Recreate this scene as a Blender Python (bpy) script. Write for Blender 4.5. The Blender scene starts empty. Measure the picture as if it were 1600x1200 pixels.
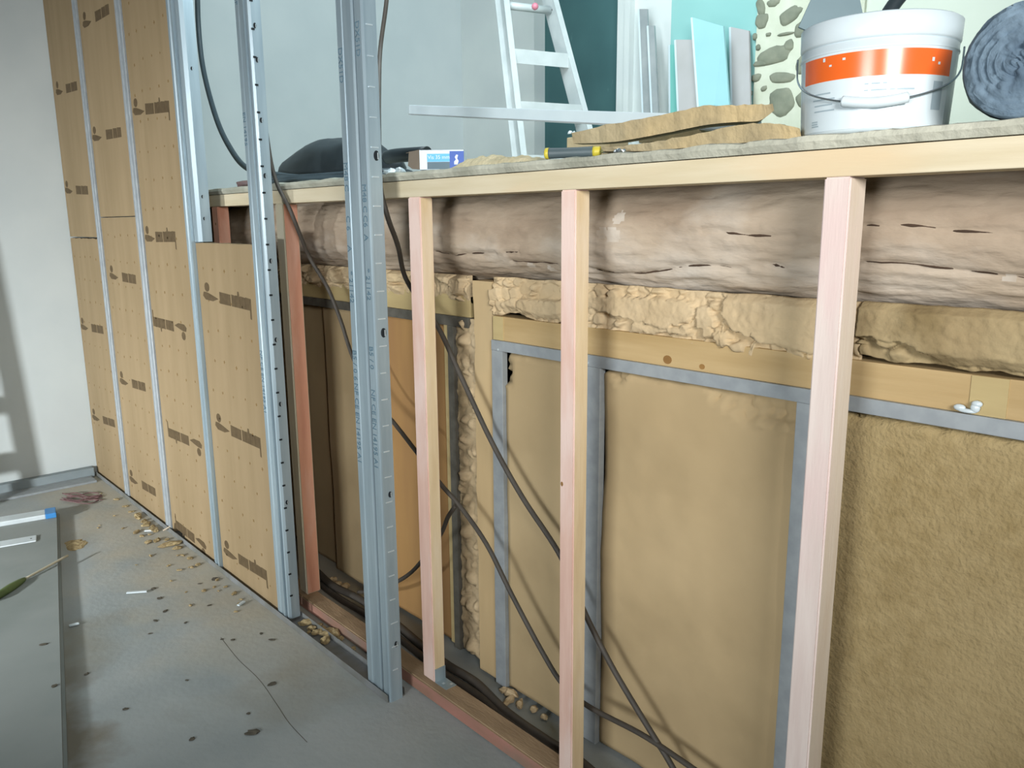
import bpy, bmesh, math, random
from mathutils import Vector, Matrix, noise
random.seed(7)
S = bpy.context.scene
COL = S.collection
# ------------------------------------------------------------------ camera
FPX, PITCH, ROLL, YAW = 1250.446, -0.200304, -0.008262, -0.839647
EYE = Vector((0, 0, 1.4))
fwd = Vector((math.sin(YAW)*math.cos(PITCH), math.cos(YAW)*math.cos(PITCH), math.sin(PITCH)))
r0 = Vector((math.cos(YAW), -math.sin(YAW), 0)); u0 = r0.cross(fwd)
rt = math.cos(ROLL)*r0 + math.sin(ROLL)*u0
up = -math.sin(ROLL)*r0 + math.cos(ROLL)*u0
cd = bpy.data.cameras.new('camera'); cam = bpy.data.objects.new('camera', cd); COL.objects.link(cam)
cd.sensor_width = 36; cd.lens = 36*FPX/1600; cd.clip_start = 0.05
cam.matrix_world = Matrix(((rt.x, up.x, -fwd.x, EYE.x), (rt.y, up.y, -fwd.y, EYE.y), (rt.z, up.z, -fwd.z, EYE.z), (0, 0, 0, 1)))
S.camera = cam
# ------------------------------------------------------------------ light and exposure
S.view_settings.view_transform = 'Standard'; S.view_settings.look = 'None'
S.view_settings.gamma = 1; S.view_settings.use_curve_mapping = False
S.view_settings.exposure = 0.06
W = bpy.data.worlds.new('world'); S.world = W; W.use_nodes = True
W.node_tree.nodes['Background'].inputs[0].default_value = (0.62, 0.86, 0.98, 1)
W.node_tree.nodes['Background'].inputs[1].default_value = 0.34
def area(name, loc, target, sx, sy, power, col, spread=180):
    L = bpy.data.lights.new(name, 'AREA'); L.shape = 'RECTANGLE'; L.size = sx; L.size_y = sy
    L.energy = power; L.color = col; L.spread = math.radians(spread)
    o = bpy.data.objects.new(name, L); COL.objects.link(o); o.location = loc
    o.rotation_euler = (Vector(target)-Vector(loc)).to_track_quat('-Z', 'Y').to_euler()
    return o
area('window_light_right', (1.25, -0.35, 1.95), (-1.1, 1.4, 1.75), 0.8, 0.6, 17, (1.0, 0.98, 0.95), 78)
area('window_light_left', (-2.6, -1.9, 0.85), (-4.2, 1.0, 0.45), 0.16, 0.16, 33, (0.97, 1.0, 1.0), 85)
area('room_daylight', (0.1, -2.9, 1.5), (-1.8, 1.4, 1.35), 1.2, 1.0, 25, (0.95, 0.99, 1.0), 72)
area('upper_room_light', (-2.0, 1.8, 3.3), (-3.2, 3.4, 1.9), 1.4, 1.4, 66, (0.82, 0.96, 1.0))

# ------------------------------------------------------------------ helpers
def P(px, py, axis, val):
    """point where the sight line of a photo pixel meets the world plane axis=val"""
    d = fwd*FPX + rt*(px-800) + up*(600-py)
    return EYE + d*((val-EYE[axis])/d[axis])
def PF(px, py, depth):
    d = fwd*FPX + rt*(px-800) + up*(600-py)
    return EYE + d*(depth/FPX)
def hexc(h):
    h = h.lstrip('#'); c = [int(h[i:i+2], 16)/255 for i in (0, 2, 4)]
    return tuple(((x+0.055)/1.055)**2.4 if x > 0.04045 else x/12.92 for x in c)+(1,)
def mat(name, c1, c2=None, scale=8, rough=0.7, metal=0.0, bump=0.0, bscale=None, stretch=(1, 1, 1), detail=5, lo=0.35, hi=0.65, c3=None, s3=2.0, lo3=0.55, hi3=0.7, spec=0.4, trans=0.0, alpha=1.0, stretch3=None):
    m = bpy.data.materials.new(name); m.use_nodes = True
    N = m.node_tree.nodes; Lk = m.node_tree.links; b = N['Principled BSDF']
    b.inputs['Roughness'].default_value = rough; b.inputs['Metallic'].default_value = metal
    b.inputs['Specular IOR Level'].default_value = spec
    b.inputs['Transmission Weight'].default_value = trans; b.inputs['Alpha'].default_value = alpha
    c1 = hexc(c1); c2 = hexc(c2) if c2 else c1
    tc = N.new('ShaderNodeTexCoord'); mp = N.new('ShaderNodeMapping'); mp.inputs['Scale'].default_value = stretch
    Lk.new(tc.outputs['Object'], mp.inputs['Vector'])
    nz = N.new('ShaderNodeTexNoise'); nz.inputs['Scale'].default_value = scale; nz.inputs['Detail'].default_value = detail
    Lk.new(mp.outputs[0], nz.inputs['Vector'])
    rp = N.new('ShaderNodeValToRGB'); rp.color_ramp.elements[0].position = lo; rp.color_ramp.elements[1].position = hi
    rp.color_ramp.elements[0].color = c1; rp.color_ramp.elements[1].color = c2
    Lk.new(nz.outputs['Fac'], rp.inputs[0]); out = rp.outputs[0]
    if c3:
        n3 = N.new('ShaderNodeTexNoise'); n3.inputs['Scale'].default_value = s3; n3.inputs['Detail'].default_value = 6
        if stretch3:
            m3 = N.new('ShaderNodeMapping'); m3.inputs['Scale'].default_value = stretch3
            Lk.new(tc.outputs['Object'], m3.inputs['Vector']); Lk.new(m3.outputs[0], n3.inputs['Vector'])
        else: Lk.new(tc.outputs['Object'], n3.inputs['Vector'])
        mr = N.new('ShaderNodeMapRange'); mr.inputs[1].default_value = lo3; mr.inputs[2].default_value = hi3
        Lk.new(n3.outputs['Fac'], mr.inputs[0])
        mx = N.new('ShaderNodeMix'); mx.data_type = 'RGBA'; mx.inputs[7].default_value = hexc(c3)
        Lk.new(mr.outputs[0], mx.inputs[0]); Lk.new(out, mx.inputs[6]); out = mx.outputs[2]
    Lk.new(out, b.inputs['Base Color'])
    if bump:
        nb = N.new('ShaderNodeTexNoise'); nb.inputs['Scale'].default_value = bscale or scale*3; nb.inputs['Detail'].default_value = 8
        Lk.new(mp.outputs[0], nb.inputs['Vector'])
        bp = N.new('ShaderNodeBump'); bp.inputs['Strength'].default_value = bump; bp.inputs['Distance'].default_value = 0.01
        Lk.new(nb.outputs['Fac'], bp.inputs['Height']); Lk.new(bp.outputs[0], b.inputs['Normal'])
    return m
def bx(bm, lo, hi, mi=0, M=None):
    vs = [bm.verts.new((x, y, z)) for z in (lo[2], hi[2]) for y in (lo[1], hi[1]) for x in (lo[0], hi[0])]
    if M:
        for v in vs: v.co = M @ v.co
    fs = []
    for f in ((0, 2, 3, 1), (4, 5, 7, 6), (0, 1, 5, 4), (2, 6, 7, 3), (0, 4, 6, 2), (1, 3, 7, 5)):
        g = bm.faces.new([vs[i] for i in f]); g.material_index = mi; fs.append(g)
    return vs, fs
def box(lo, hi, bev=0.0, mi=0, M=None):
    bm = bmesh.new(); bx(bm, lo, hi, mi, M)
    if bev: bmesh.ops.bevel(bm, geom=bm.edges[:], offset=bev, segments=2, affect='EDGES', profile=0.6)
    return bm
def fan(bm, pts, mi=0, depth=None):
    """closed polygon, pushed by vector depth into a prism"""
    a = [bm.verts.new(p) for p in pts]; f = bm.faces.new(a); f.material_index = mi
    if depth is not None:
        b = [bm.verts.new(Vector(p)+Vector(depth)) for p in pts]
        g = bm.faces.new(b[::-1]); g.material_index = mi
        n = len(a)
        for i in range(n):
            h = bm.faces.new((a[i], b[i], b[(i+1) % n], a[(i+1) % n])[::-1]); h.material_index = mi
def smooth_pts(pts, k=8):
    pts = [Vector(p) for p in pts]; out = []
    for i in range(len(pts)-1):
        p0 = pts[max(i-1, 0)]; p1 = pts[i]; p2 = pts[i+1]; p3 = pts[min(i+2, len(pts)-1)]
        for j in range(k):
            t = j/k
            out.append(0.5*((2*p1)+(p2-p0)*t+(2*p0-5*p1+4*p2-p3)*t*t+(3*p1-p0-3*p2+p3)*t**3))
    out.append(pts[-1]); return out
def tube(bm, pts, r, n=10, mi=0, k=8, caps=True):
    c = smooth_pts(pts, k) if k else [Vector(p) for p in pts]
    rings = []; ref = None
    for i, p in enumerate(c):
        t = (c[min(i+1, len(c)-1)]-c[max(i-1, 0)]).normalized()
        if ref is None: ref = t.orthogonal().normalized()
        ref = (ref-t*ref.dot(t)).normalized(); b = t.cross(ref)
        rr = r(i/(len(c)-1)) if callable(r) else r
        rings.append([bm.verts.new(p+ref*math.cos(a)*rr+b*math.sin(a)*rr) for a in [2*math.pi*j/n for j in range(n)]])
    for a, b in zip(rings, rings[1:]):
        for j in range(n):
            f = bm.faces.new((a[j], a[(j+1) % n], b[(j+1) % n], b[j])); f.material_index = mi; f.smooth = True
    if caps:
        for q in (rings[0][::-1], rings[-1]):
            f = bm.faces.new(q); f.material_index = mi
def lathe(bm, prof, cx, cy, n=48, mi=0, M=None, smooth=True):
    rings = []
    for r, z in prof:
        rings.append([bm.verts.new((cx+r*math.cos(2*math.pi*j/n), cy+r*math.sin(2*math.pi*j/n), z)) for j in range(n)])
    for a, b in zip(rings, rings[1:]):
        for j in range(n):
            f = bm.faces.new((a[j], a[(j+1) % n], b[(j+1) % n], b[j])); f.smooth = smooth; f.material_index = mi
    return rings
def sheet(bm, pts, z0, z1, t=0.0015, mi=0):
    """thin folded metal sheet: polyline pts in X,Y swept from z0 to z1"""
    n = len(pts); off = []
    for i in range(n):
        a = Vector(pts[max(i-1, 0)]); b = Vector(pts[i]); c = Vector(pts[min(i+1, n-1)])
        d1 = (b-a).normalized() if i > 0 else (c-b).normalized(); d2 = (c-b).normalized() if i < n-1 else d1
        n1 = Vector((-d1.y, d1.x)); n2 = Vector((-d2.y, d2.x)); m = (n1+n2)
        m = m.normalized()/max(0.4, m.normalized().dot(n1)) if m.length > 1e-6 else n1
        off.append(b+m*t)
    V = {}
    for k, z in enumerate((z0, z1)):
        for i in range(n):
            V[k, 0, i] = bm.verts.new((pts[i][0], pts[i][1], z)); V[k, 1, i] = bm.verts.new((off[i].x, off[i].y, z))
    for i in range(n-1):
        for q in ((V[0, 0, i], V[0, 0, i+1], V[1, 0, i+1], V[1, 0, i]), (V[0, 1, i+1], V[0, 1, i], V[1, 1, i], V[1, 1, i+1]),
                  (V[0, 0, i+1], V[0, 0, i], V[0, 1, i], V[0, 1, i+1]), (V[1, 0, i], V[1, 0, i+1], V[1, 1, i+1], V[1, 1, i])):
            f = bm.faces.new(q); f.material_index = mi
    for i, o in ((0, 1), (n-1, -1)):
        q = (V[0, 0, i], V[1, 0, i], V[1, 1, i], V[0, 1, i]); bm.faces.new(q)
def obj(name, bm, m, parent=None, smooth=False, label=None):
    if isinstance(bm, bpy.types.Mesh): me = bm
    else:
        bmesh.ops.recalc_face_normals(bm, faces=bm.faces[:])
        me = bpy.data.meshes.new(name); bm.to_mesh(me); bm.free()
    ms = m if isinstance(m, (list, tuple)) else [m]
    for x in ms: me.materials.append(x)
    co = [v.co.copy() for v in me.vertices]
    lo = Vector([min(c[i] for c in co) for i in range(3)]); hi = Vector([max(c[i] for c in co) for i in range(3)])
    base = Vector(((lo.x+hi.x)/2, (lo.y+hi.y)/2, lo.z))
    me.transform(Matrix.Translation(-base))
    o = bpy.data.objects.new(name, me); COL.objects.link(o)
    if smooth:
        for p in me.polygons: p.use_smooth = True
    if parent:
        par = parent; off = Vector(par.location)
        if par.parent: off = off + Vector(par.parent.location)
        o.parent = par; o.location = base-off
    else: o.location = base
    if label: o['label'] = label
    return o
def tag(o, label, cat, group=None, kind=None):
    o['label'] = label; o['category'] = cat
    if group: o['group'] = group
    if kind: o['kind'] = kind
    return o
def thing(name, label, cat, loc, group=None):
    o = bpy.data.objects.new(name, None); COL.objects.link(o); o.location = loc
    o.empty_display_size = 0.05
    return tag(o, label, cat, group)
def struct(name, bm, m):
    o = obj(name, bm, m); o['kind'] = 'structure'; return o
def text_bm(bm, s, size, M, mi=0, thick=0.0006):
    cu = bpy.data.curves.new('t', 'FONT'); cu.body = s; cu.size = size; cu.extrude = thick; cu.resolution_u = 2
    cu.align_x = 'LEFT'; cu.align_y = 'CENTER'
    o = bpy.data.objects.new('t', cu); me = bpy.data.meshes.new_from_object(o)
    me.transform(M); n0 = len(bm.faces); bm.from_mesh(me); bm.faces.ensure_lookup_table()
    for f in bm.faces[n0:]: f.material_index = mi
    bpy.data.objects.remove(o); bpy.data.curves.remove(cu); bpy.data.meshes.remove(me)
def nz(x, y, z, s, o=4): return noise.fractal(Vector((x*s, y*s, z*s)), 1.0, 2.0, o)

# ------------------------------------------------------------------ materials
M_plaster = mat('white_plasterboard', '#bfc8ca', '#c7cfd0', 2.5, 0.85, bump=0.03, c3='#bfc6c8', s3=1.2, lo3=0.58, hi3=0.75)
M_plaster2 = mat('upper_plasterboard', '#c9cfcf', '#d2d8d6', 2.0, 0.85, bump=0.02, c3='#dfe6e4', s3=1.0, lo3=0.6, hi3=0.68, stretch3=(1, 1.6, 0.35))
M_filler = mat('joint_filler', '#e4e8e6', '#dfe4e3', 6, 0.9)
M_conc = mat('concrete_floor', '#a2a8a8', '#929a9b', 3.0, 0.75, bump=0.15, bscale=40, c3='#858377', s3=1.7, lo3=0.58, hi3=0.75)
M_dirt = mat('dirt', '#5c574c', '#4a463d', 30, 0.95)
def floor_dust(m):
    N = m.node_tree.nodes; Lk = m.node_tree.links; b = N['Principled BSDF']
    src = b.inputs['Base Color'].links[0].from_socket
    g = N.new('ShaderNodeNewGeometry'); n = N.new('ShaderNodeTexNoise'); n.inputs['Scale'].default_value = 5; n.inputs['Detail'].default_value = 8
    Lk.new(g.outputs['Position'], n.inputs['Vector'])
    def mth(op, a, b2, cl=False):
        q = N.new('ShaderNodeMath'); q.operation = op; q.use_clamp = cl
        for k, v in enumerate((a, b2)):
            if isinstance(v, (int, float)): q.inputs[k].default_value = v
            else: Lk.new(v, q.inputs[k])
        return q.outputs[0]
    def rng(v, lo, hi):
        q = N.new('ShaderNodeMapRange'); q.inputs[1].default_value = lo; q.inputs[2].default_value = hi; Lk.new(v, q.inputs[0]); return q.outputs[0]
    sp = N.new('ShaderNodeSeparateXYZ'); Lk.new(g.outputs['Position'], sp.inputs[0])
    nn = mth('MULTIPLY', mth('SUBTRACT', n.outputs['Fac'], 0.5), 0.9)
    m1 = mth('MULTIPLY', rng(mth('ADD', sp.outputs[1], nn), 0.72, 1.12), rng(mth('ADD', sp.outputs[0], nn), -1.9, -2.6))
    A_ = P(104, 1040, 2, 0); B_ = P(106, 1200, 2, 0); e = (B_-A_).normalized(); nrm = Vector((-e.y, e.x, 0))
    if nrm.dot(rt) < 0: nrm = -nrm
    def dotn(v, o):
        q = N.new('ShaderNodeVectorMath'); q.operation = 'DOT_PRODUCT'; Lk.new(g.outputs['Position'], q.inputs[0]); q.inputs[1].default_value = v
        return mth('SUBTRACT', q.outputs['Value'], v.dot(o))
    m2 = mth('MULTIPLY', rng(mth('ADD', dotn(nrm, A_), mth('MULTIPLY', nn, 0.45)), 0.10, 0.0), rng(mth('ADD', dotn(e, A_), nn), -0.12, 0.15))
    out = src
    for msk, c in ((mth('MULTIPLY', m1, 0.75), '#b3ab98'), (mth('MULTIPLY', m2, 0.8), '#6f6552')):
        x = N.new('ShaderNodeMix'); x.data_type = 'RGBA'; x.inputs[7].default_value = hexc(c)
        Lk.new(msk, x.inputs[0]); Lk.new(out, x.inputs[6]); out = x.outputs[2]
    Lk.new(out, b.inputs['Base Color'])
floor_dust(M_conc)
M_dust = mat('sawdust', '#b8a67e', '#8b7a58', 60, 0.95, bump=0.5, bscale=90)
M_kraft = mat('kraft_insulation_board', '#8d7a5b', '#988465', 4, 0.85, bump=0.06, bscale=18, stretch=(3, 1, 0.35), c3='#8f7b5d', s3=2.5, lo3=0.5, hi3=0.8)
M_ink = mat('dark_print', '#54452f', '#5f4f37', 40, 0.9)
M_dot = mat('punched_dot', '#82683f', '#79603a', 40, 0.95)
M_galv = mat('galvanised_steel', '#a9bac2', '#96a8b2', 30, 0.38, metal=0.4, bump=0.02, bscale=60, stretch=(1, 1, 0.1))
M_galvd = mat('galvanised_rail', '#9ea5a9', '#92999e', 30, 0.55, metal=0.2, bump=0.02, bscale=60)
M_galvdk = mat('dusty_rail', '#6a675f', '#59574f', 30, 0.7, metal=0.3)
M_hole = mat('hole_dark', '#1c2226', '#161b1e', 10, 0.9)
M_inkb = mat('stamped_ink', '#56707e', '#5f7886', 40, 0.8)
M_emb = mat('embossed_edge', '#dce6ea', '#cfdce2', 30, 0.35, metal=0.5)
def timber(name, a, b, pink=None, k=0.5, k2=0.62):
    return mat(name, a, b, 5, 0.7, bump=0.08, bscale=30, stretch=(9, 9, 0.8), c3=pink, s3=2.2, lo3=k, hi3=k2, stretch3=(5, 5, 1.2))
M_tcream = timber('pine_cream', '#dbc7a4', '#cfb893', '#decdb8', 0.5, 0.7)
M_tpink = timber('pine_pink_stain', '#d8b7a8', '#ceaa9b', '#dcc4ba', 0.45, 0.6)
M_tsalmon = timber('pine_salmon_stain', '#d29c82', '#c88f77', '#d8ac98', 0.5, 0.65)
M_tpale = timber('pine_pale_pink', '#d8cbc4', '#cebeb7', '#d3beb9', 0.5, 0.62)
M_tpale2 = timber('pine_pale_cream', '#d9cdbe', '#d2c3b1', '#d8c6ba', 0.52, 0.65)
M_tgrey = timber('pine_greyish', '#c3bba2', '#b7ae94', '#b9b3a0')
M_plate = mat('top_plate_pine', '#cfc4aa', '#c4b799', 4, 0.7, bump=0.08, bscale=30, stretch=(0.8, 9, 9), c3='#cdb998', s3=1.6, lo3=0.58, hi3=0.72, stretch3=(1.2, 4, 4))
M_sole = mat('sole_plate', '#a78f73', '#8c775e', 5, 0.85, bump=0.2, bscale=40, stretch=(1, 4, 4), c3='#7d6a52', s3=4, lo3=0.5, hi3=0.7)
M_solep = mat('sole_plate_pink', '#a5776a', '#93705f', 5, 0.85, bump=0.15, stretch=(1, 4, 4), c3='#7f7468', s3=3, lo3=0.5, hi3=0.66)
M_screed = mat('slab_edge', '#b9b9aa', '#a2a294', 9, 0.9, bump=0.5, bscale=45, c3='#8b8c7e', s3=4, lo3=0.5, hi3=0.7)
M_log = mat('old_log', '#8f7d6a', '#bbab97', 3.0, 0.85, bump=0.6, bscale=18, stretch=(0.9, 2.4, 2.4), detail=9, lo=0.3, hi=0.7, c3='#c2b9ad', s3=5.0, lo3=0.5, hi3=0.75, stretch3=(0.7, 1.4, 1.4))
M_crack = mat('log_crack', '#3f3127', '#4a392c', 20, 0.95)
M_stainw = mat('white_stain', '#c9c0b4', '#b5a898', 20, 0.9)
M_beam = mat('yellow_pine', '#bba277', '#a78d60', 3.4, 0.65, bump=0.08, bscale=18, stretch=(0.5, 1, 6), c3='#c5a97c', s3=2.2, lo3=0.5, hi3=0.7, stretch3=(0.8, 1, 2))
M_beamy = mat('pale_yellow_pine', '#b8a678', '#ad9a6e', 4, 0.65, bump=0.05, stretch=(1, 1, 5))
M_knot = mat('wood_knot', '#94703f', '#7f5d33', 20, 0.7)
M_fill = mat('hemp_filling', '#c4b08f', '#b49f7d', 7, 0.95, bump=0.5, bscale=40, c3='#c8b28d', s3=4, lo3=0.5, hi3=0.68)
M_fillo = mat('hemp_filling_olive', '#ab9a76', '#968462', 7, 0.95, bump=0.5, bscale=40, c3='#7d6c4b', s3=6, lo3=0.55, hi3=0.7)
M_batt = mat('wood_fibre_board', '#b39e7a', '#a7926e', 2.4, 0.9, bump=0.08, bscale=30, c3='#c2ab84', s3=1.6, lo3=0.45, hi3=0.7)
M_batto = mat('orange_wood_panel', '#a5804f', '#96724a', 2.4, 0.85, bump=0.05, stretch=(3, 1, 0.5))
M_battc = mat('coarse_fibre_board', '#a39068', '#8b7850', 38, 0.95, bump=0.55, bscale=110, lo=0.25, hi=0.75, c3='#ad9a72', s3=3, lo3=0.4, hi3=0.75)
M_postp = mat('pale_board_post', '#c4ac83', '#b69d75', 3, 0.9, bump=0.15, stretch=(3, 1, 0.5), c3='#aa9878', s3=2, lo3=0.5, hi3=0.7)
M_cable = mat('black_cable', '#4b4640', '#423e39', 20, 0.6)
M_cableg = mat('grey_black_conduit', '#3d4a50', '#36434a', 20, 0.5)
M_blk = mat('black_plastic', '#2b3438', '#232b2f', 10, 0.42)
M_white = mat('white_plastic', '#c9d5da', '#c3d0d6', 10, 0.28, spec=0.6)
M_orange = mat('orange_band', '#dc6427', '#d65c24', 10, 0.25, spec=0.6)
M_grey = mat('grey_print', '#9aabb3', '#93a4ad', 10, 0.5)
M_steel = mat('bright_steel', '#b9c3c8', '#a9b4ba', 10, 0.25, metal=0.9)
M_alu = mat('aluminium', '#dde6ea', '#d0dadf', 12, 0.4, metal=0.35, bump=0.01)
M_alud = mat('aluminium_dull', '#a8adae', '#9ba2a4', 12, 0.5, metal=0.3)
M_lad = mat('ladder_aluminium', '#bcc3c4', '#b1b9ba', 12, 0.5, metal=0.1)
M_dull = mat('bare_grey_wall', '#6b7072', '#5f6466', 2, 0.95)
M_teal = mat('dark_green_board', '#3c5f62', '#446a6c', 2, 0.8, c3='#5f8083', s3=4, lo3=0.68, hi3=0.76, stretch3=(3, 3, 1))
M_aqua = mat('aqua_plasterboard', '#86b9b6', '#8ebfbc', 2, 0.85, c3='#9cc8c6', s3=1.5, lo3=0.5, hi3=0.75)
M_lilac = mat('grey_card_board', '#a9a7a6', '#b1afb0', 4, 0.85)
M_mortar = mat('lime_mortar', '#bfc3b0', '#cbcebd', 9, 0.95, bump=0.5, bscale=20)
M_stone = mat('dark_stone', '#737869', '#8b8d7c', 10, 0.9, bump=0.6, bscale=25)
M_yel = mat('yellow_plastic', '#c3b53f', '#b9aa3a', 10, 0.4)
M_dgrey = mat('dark_grey_rubber', '#4d5a5e', '#455156', 10, 0.5)
M_blue = mat('blue_plastic', '#3f86c4', '#3a7dba', 10, 0.4)
M_boxw = mat('box_white', '#cfdbe4', '#c8d5df', 10, 0.5)
M_boxb = mat('box_blue', '#3558a8', '#3153a2', 10, 0.5)
M_boxl = mat('box_light_blue', '#5fb0d8', '#58a9d2', 10, 0.5)
M_boxd = mat('box_slate', '#4f6672', '#48606c', 10, 0.5)
M_card = mat('brown_card', '#6d6458', '#5f574c', 10, 0.8)
M_wool = mat('mineral_wool', '#4a5c6c', '#738796', 14, 0.95, bump=0.7, bscale=30, lo=0.3, hi=0.7, c3='#39495a', s3=9, lo3=0.5, hi3=0.7)
M_film = mat('plastic_film', '#c9d4cc', '#bcc8c0', 6, 0.25, spec=0.7)
M_scrap = mat('wood_fibre_scrap', '#a79a7c', '#988a6c', 9, 0.95, bump=0.45, bscale=60, c3='#b9a57d', s3=6, lo3=0.52, hi3=0.7)
M_pbgrey = mat('grey_plasterboard', '#8b918f', '#838a88', 3, 0.85, c3='#757d7a', s3=2, lo3=0.5, hi3=0.75)
M_pbedge = mat('board_edge', '#8c8c85', '#7f7f78', 12, 0.9)
M_green = mat('green_rubber', '#5f7040', '#4c5c34', 10, 0.6)
M_red = mat('red_net', '#77595a', '#6b5253', 10, 0.8)

# ------------------------------------------------------------------ setting
XL = -4.87
bm = box((XL-0.2, -3.2, -0.1), (2.2, 2.2, 0))
ck = smooth_pts([P(a, b, 2, 0) for a, b in ((345, 996), (372, 1030), (405, 1062), (432, 1100), (452, 1130), (480, 1160))], 6)
for a_, b_ in zip(ck, ck[1:]):
    d_ = (b_-a_).normalized(); s_ = Vector((-d_.y, d_.x, 0))*0.0009; z_ = Vector((0, 0, 0.0004))
    f = bm.faces.new([bm.verts.new(v+z_) for v in (a_-s_, b_-s_, b_+s_, a_+s_)]); f.material_index = 1
struct('floor', bm, [M_conc, M_dirt])
bm = box((XL-0.15, -3.2, 0), (XL, 3.95, 3.75))
struct('wall_left', bm, M_plaster)
struct('ceiling', box((XL-0.15, -3.2, 2.95), (2.2, 1.15, 3.05)), M_dull)
struct('wall_front', box((XL-0.15, -3.3, 0), (2.2, -3.2, 3.05)), M_dull)
struct('wall_right', box((2.2, -3.3, 0), (2.3, 1.6, 3.05)), M_dull)
# mezzanine floor: screed board edge, crumbly front lip
bm = bmesh.new()
n = 420; ring = []
prof = [(0, 0), (0, 1), (0.03, 1), (2.75, 1), (2.75, 0)]
for i in range(n+1):
    x = XL + (0.6-XL)*i/n
    e = nz(x, 0, 0, 9, 5); t = nz(x, 3, 0, 14, 5)
    y0 = 1.268 + 0.005*e
    zt = 1.534 + 0.004*t + (0.004*max(0, nz(x, 8, 0, 40, 3)) if x > -0.9 else 0)
    zb = 1.511
    ring.append([bm.verts.new(v) for v in ((x, y0+0.004, zb), (x, y0-0.003, (zb+zt)/2), (x, y0, zt-0.003), (x, y0+0.02, zt), (x, 4.0, 1.534), (x, 4.0, zb))])
for a, b in zip(ring, ring[1:]):
    for j in range(6): bm.faces.new((a[j], b[j], b[(j+1) % 6], a[(j+1) % 6]))
bm.faces.new(ring[0]); bm.faces.new(ring[-1][::-1])
struct('floor', bm, M_screed)
# upper room back wall pieces at Y=3.9
YB = 3.9; ZF = 1.534
struct('wall_back', box((XL, YB, ZF), (-4.10, YB+0.1, 3.75)), M_plaster2)
struct('door_1', box((-4.10, YB+0.10, ZF), (-3.36, YB+0.13, 3.75)), M_teal)
bm = bmesh.new(); bx(bm, (-3.36, YB-0.02, ZF), (-3.285, YB+0.12, 3.75)); bx(bm, (-3.285, YB-0.045, ZF), (-3.245, YB+0.1, 3.75))
struct('trim_1', bm, M_plaster2)
struct('wall_back.001', box((-3.285, YB, ZF), (-2.98, YB+0.1, 3.75)), M_plaster2)
struct('wall_back.002', box((-2.98, YB, ZF), (-2.42, YB+0.1, 3.75)), M_aqua)
bm = box((-2.42, YB-0.02, ZF), (-1.86, YB+0.15, 3.75))
def stone(cx, cz, w, h, ang=0, seed=0):
    y = YB-0.02; pts = []; k = 22; rnd = random.Random(seed)
    rad = [1+rnd.uniform(-0.16, 0.16) for _ in range(k)]
    rings = []
    for s, dy in ((1.0, 0.002), (0.95, -0.004), (0.7, -0.010), (0.3, -0.012)):
        rr = []
        for j in range(k):
            a = 2*math.pi*j/k; q = (rad[j]+rad[(j+1) % k])/2
            dx = w/2*math.copysign(abs(math.cos(a))**0.8, math.cos(a))*s*q; dz = h/2*math.copysign(abs(math.sin(a))**0.8, math.sin(a))*s*q
            rr.append(bm.verts.new((cx+dx*math.cos(ang)-dz*math.sin(ang), y+dy, cz+dx*math.sin(ang)+dz*math.cos(ang))))
        rings.append(rr)
    for a, b in zip(rings, rings[1:]):
        for j in range(k):
            f = bm.faces.new((a[j], a[(j+1) % k], b[(j+1) % k], b[j])); f.material_index = 1; f.smooth = True
    f = bm.faces.new(rings[-1]); f.material_index = 1
for s, (px, py, w, h, a) in enumerate([(1192, 12, 12, 28, 0.3), (1212, 5, 20, 12, 0), (1238, 25, 34, 22, 0.3), (1194, 33, 20, 24, -.2), (1183, 58, 8, 10, 0), (1204, 55, 8, 6, 0), (1231, 54, 24, 5, 0),
        (1188, 75, 8, 10, 0.4), (1212, 88, 54, 28, 0.15), (1192, 100, 24, 10, 0), (1236, 72, 14, 18, 0), (1185, 122, 16, 12, 0.1), (1225, 122, 40, 17, -0.1), (1176, 146, 6, 8, 0), (1197, 139, 10, 8, 0.3),
        (1224, 160, 38, 42, 0.2), (1262, 100, 30, 30, 0.1), (1265, 150, 36, 26, 0.4), (1262, 45, 32, 26, 0), (1200, -20, 40, 18, 0), (1240, -18, 30, 24, 0), (1192, 176, 14, 10, 0), (1290, 60, 30, 22, 0), (1290, 120, 26, 40, 0)]):
    c = P(px, py, 1, YB); k = 4.0/1250
    stone(c.x, c.z, w*k*1.15, h*k, a, s)
struct('wall_back.003', bm, [M_mortar, M_stone])
struct('wall_back.004', box((-1.86, YB, ZF), (0.6, YB+0.1, 3.75)), mat('cream_render', '#c8cfc2', '#d2d8cc', 2, 0.9, bump=0.1))
# filler patches / screw spots on the wall by the stairs
bm = bmesh.new()
for (px, py, w, h) in ((760, 80, 0.10, 0.28), (650, 160, 0.03, 0.05)):
    pass
bm.free()
# baseboard strip and rail at the foot of the white wall
struct('baseboard_left', box((XL, -3.2, 0.0), (XL+0.05, 1.14, 0.055), 0.004), mat('grey_baseboard', '#8f9a9e', '#828e93', 6, 0.7))
o = obj('floor_rail', box((XL+0.05, -3.0, 0.0), (XL+0.165, 1.12, 0.012), 0.002), M_galvd)
tag(o, 'flat grey rail lying along the foot of the white wall', 'rail')

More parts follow.
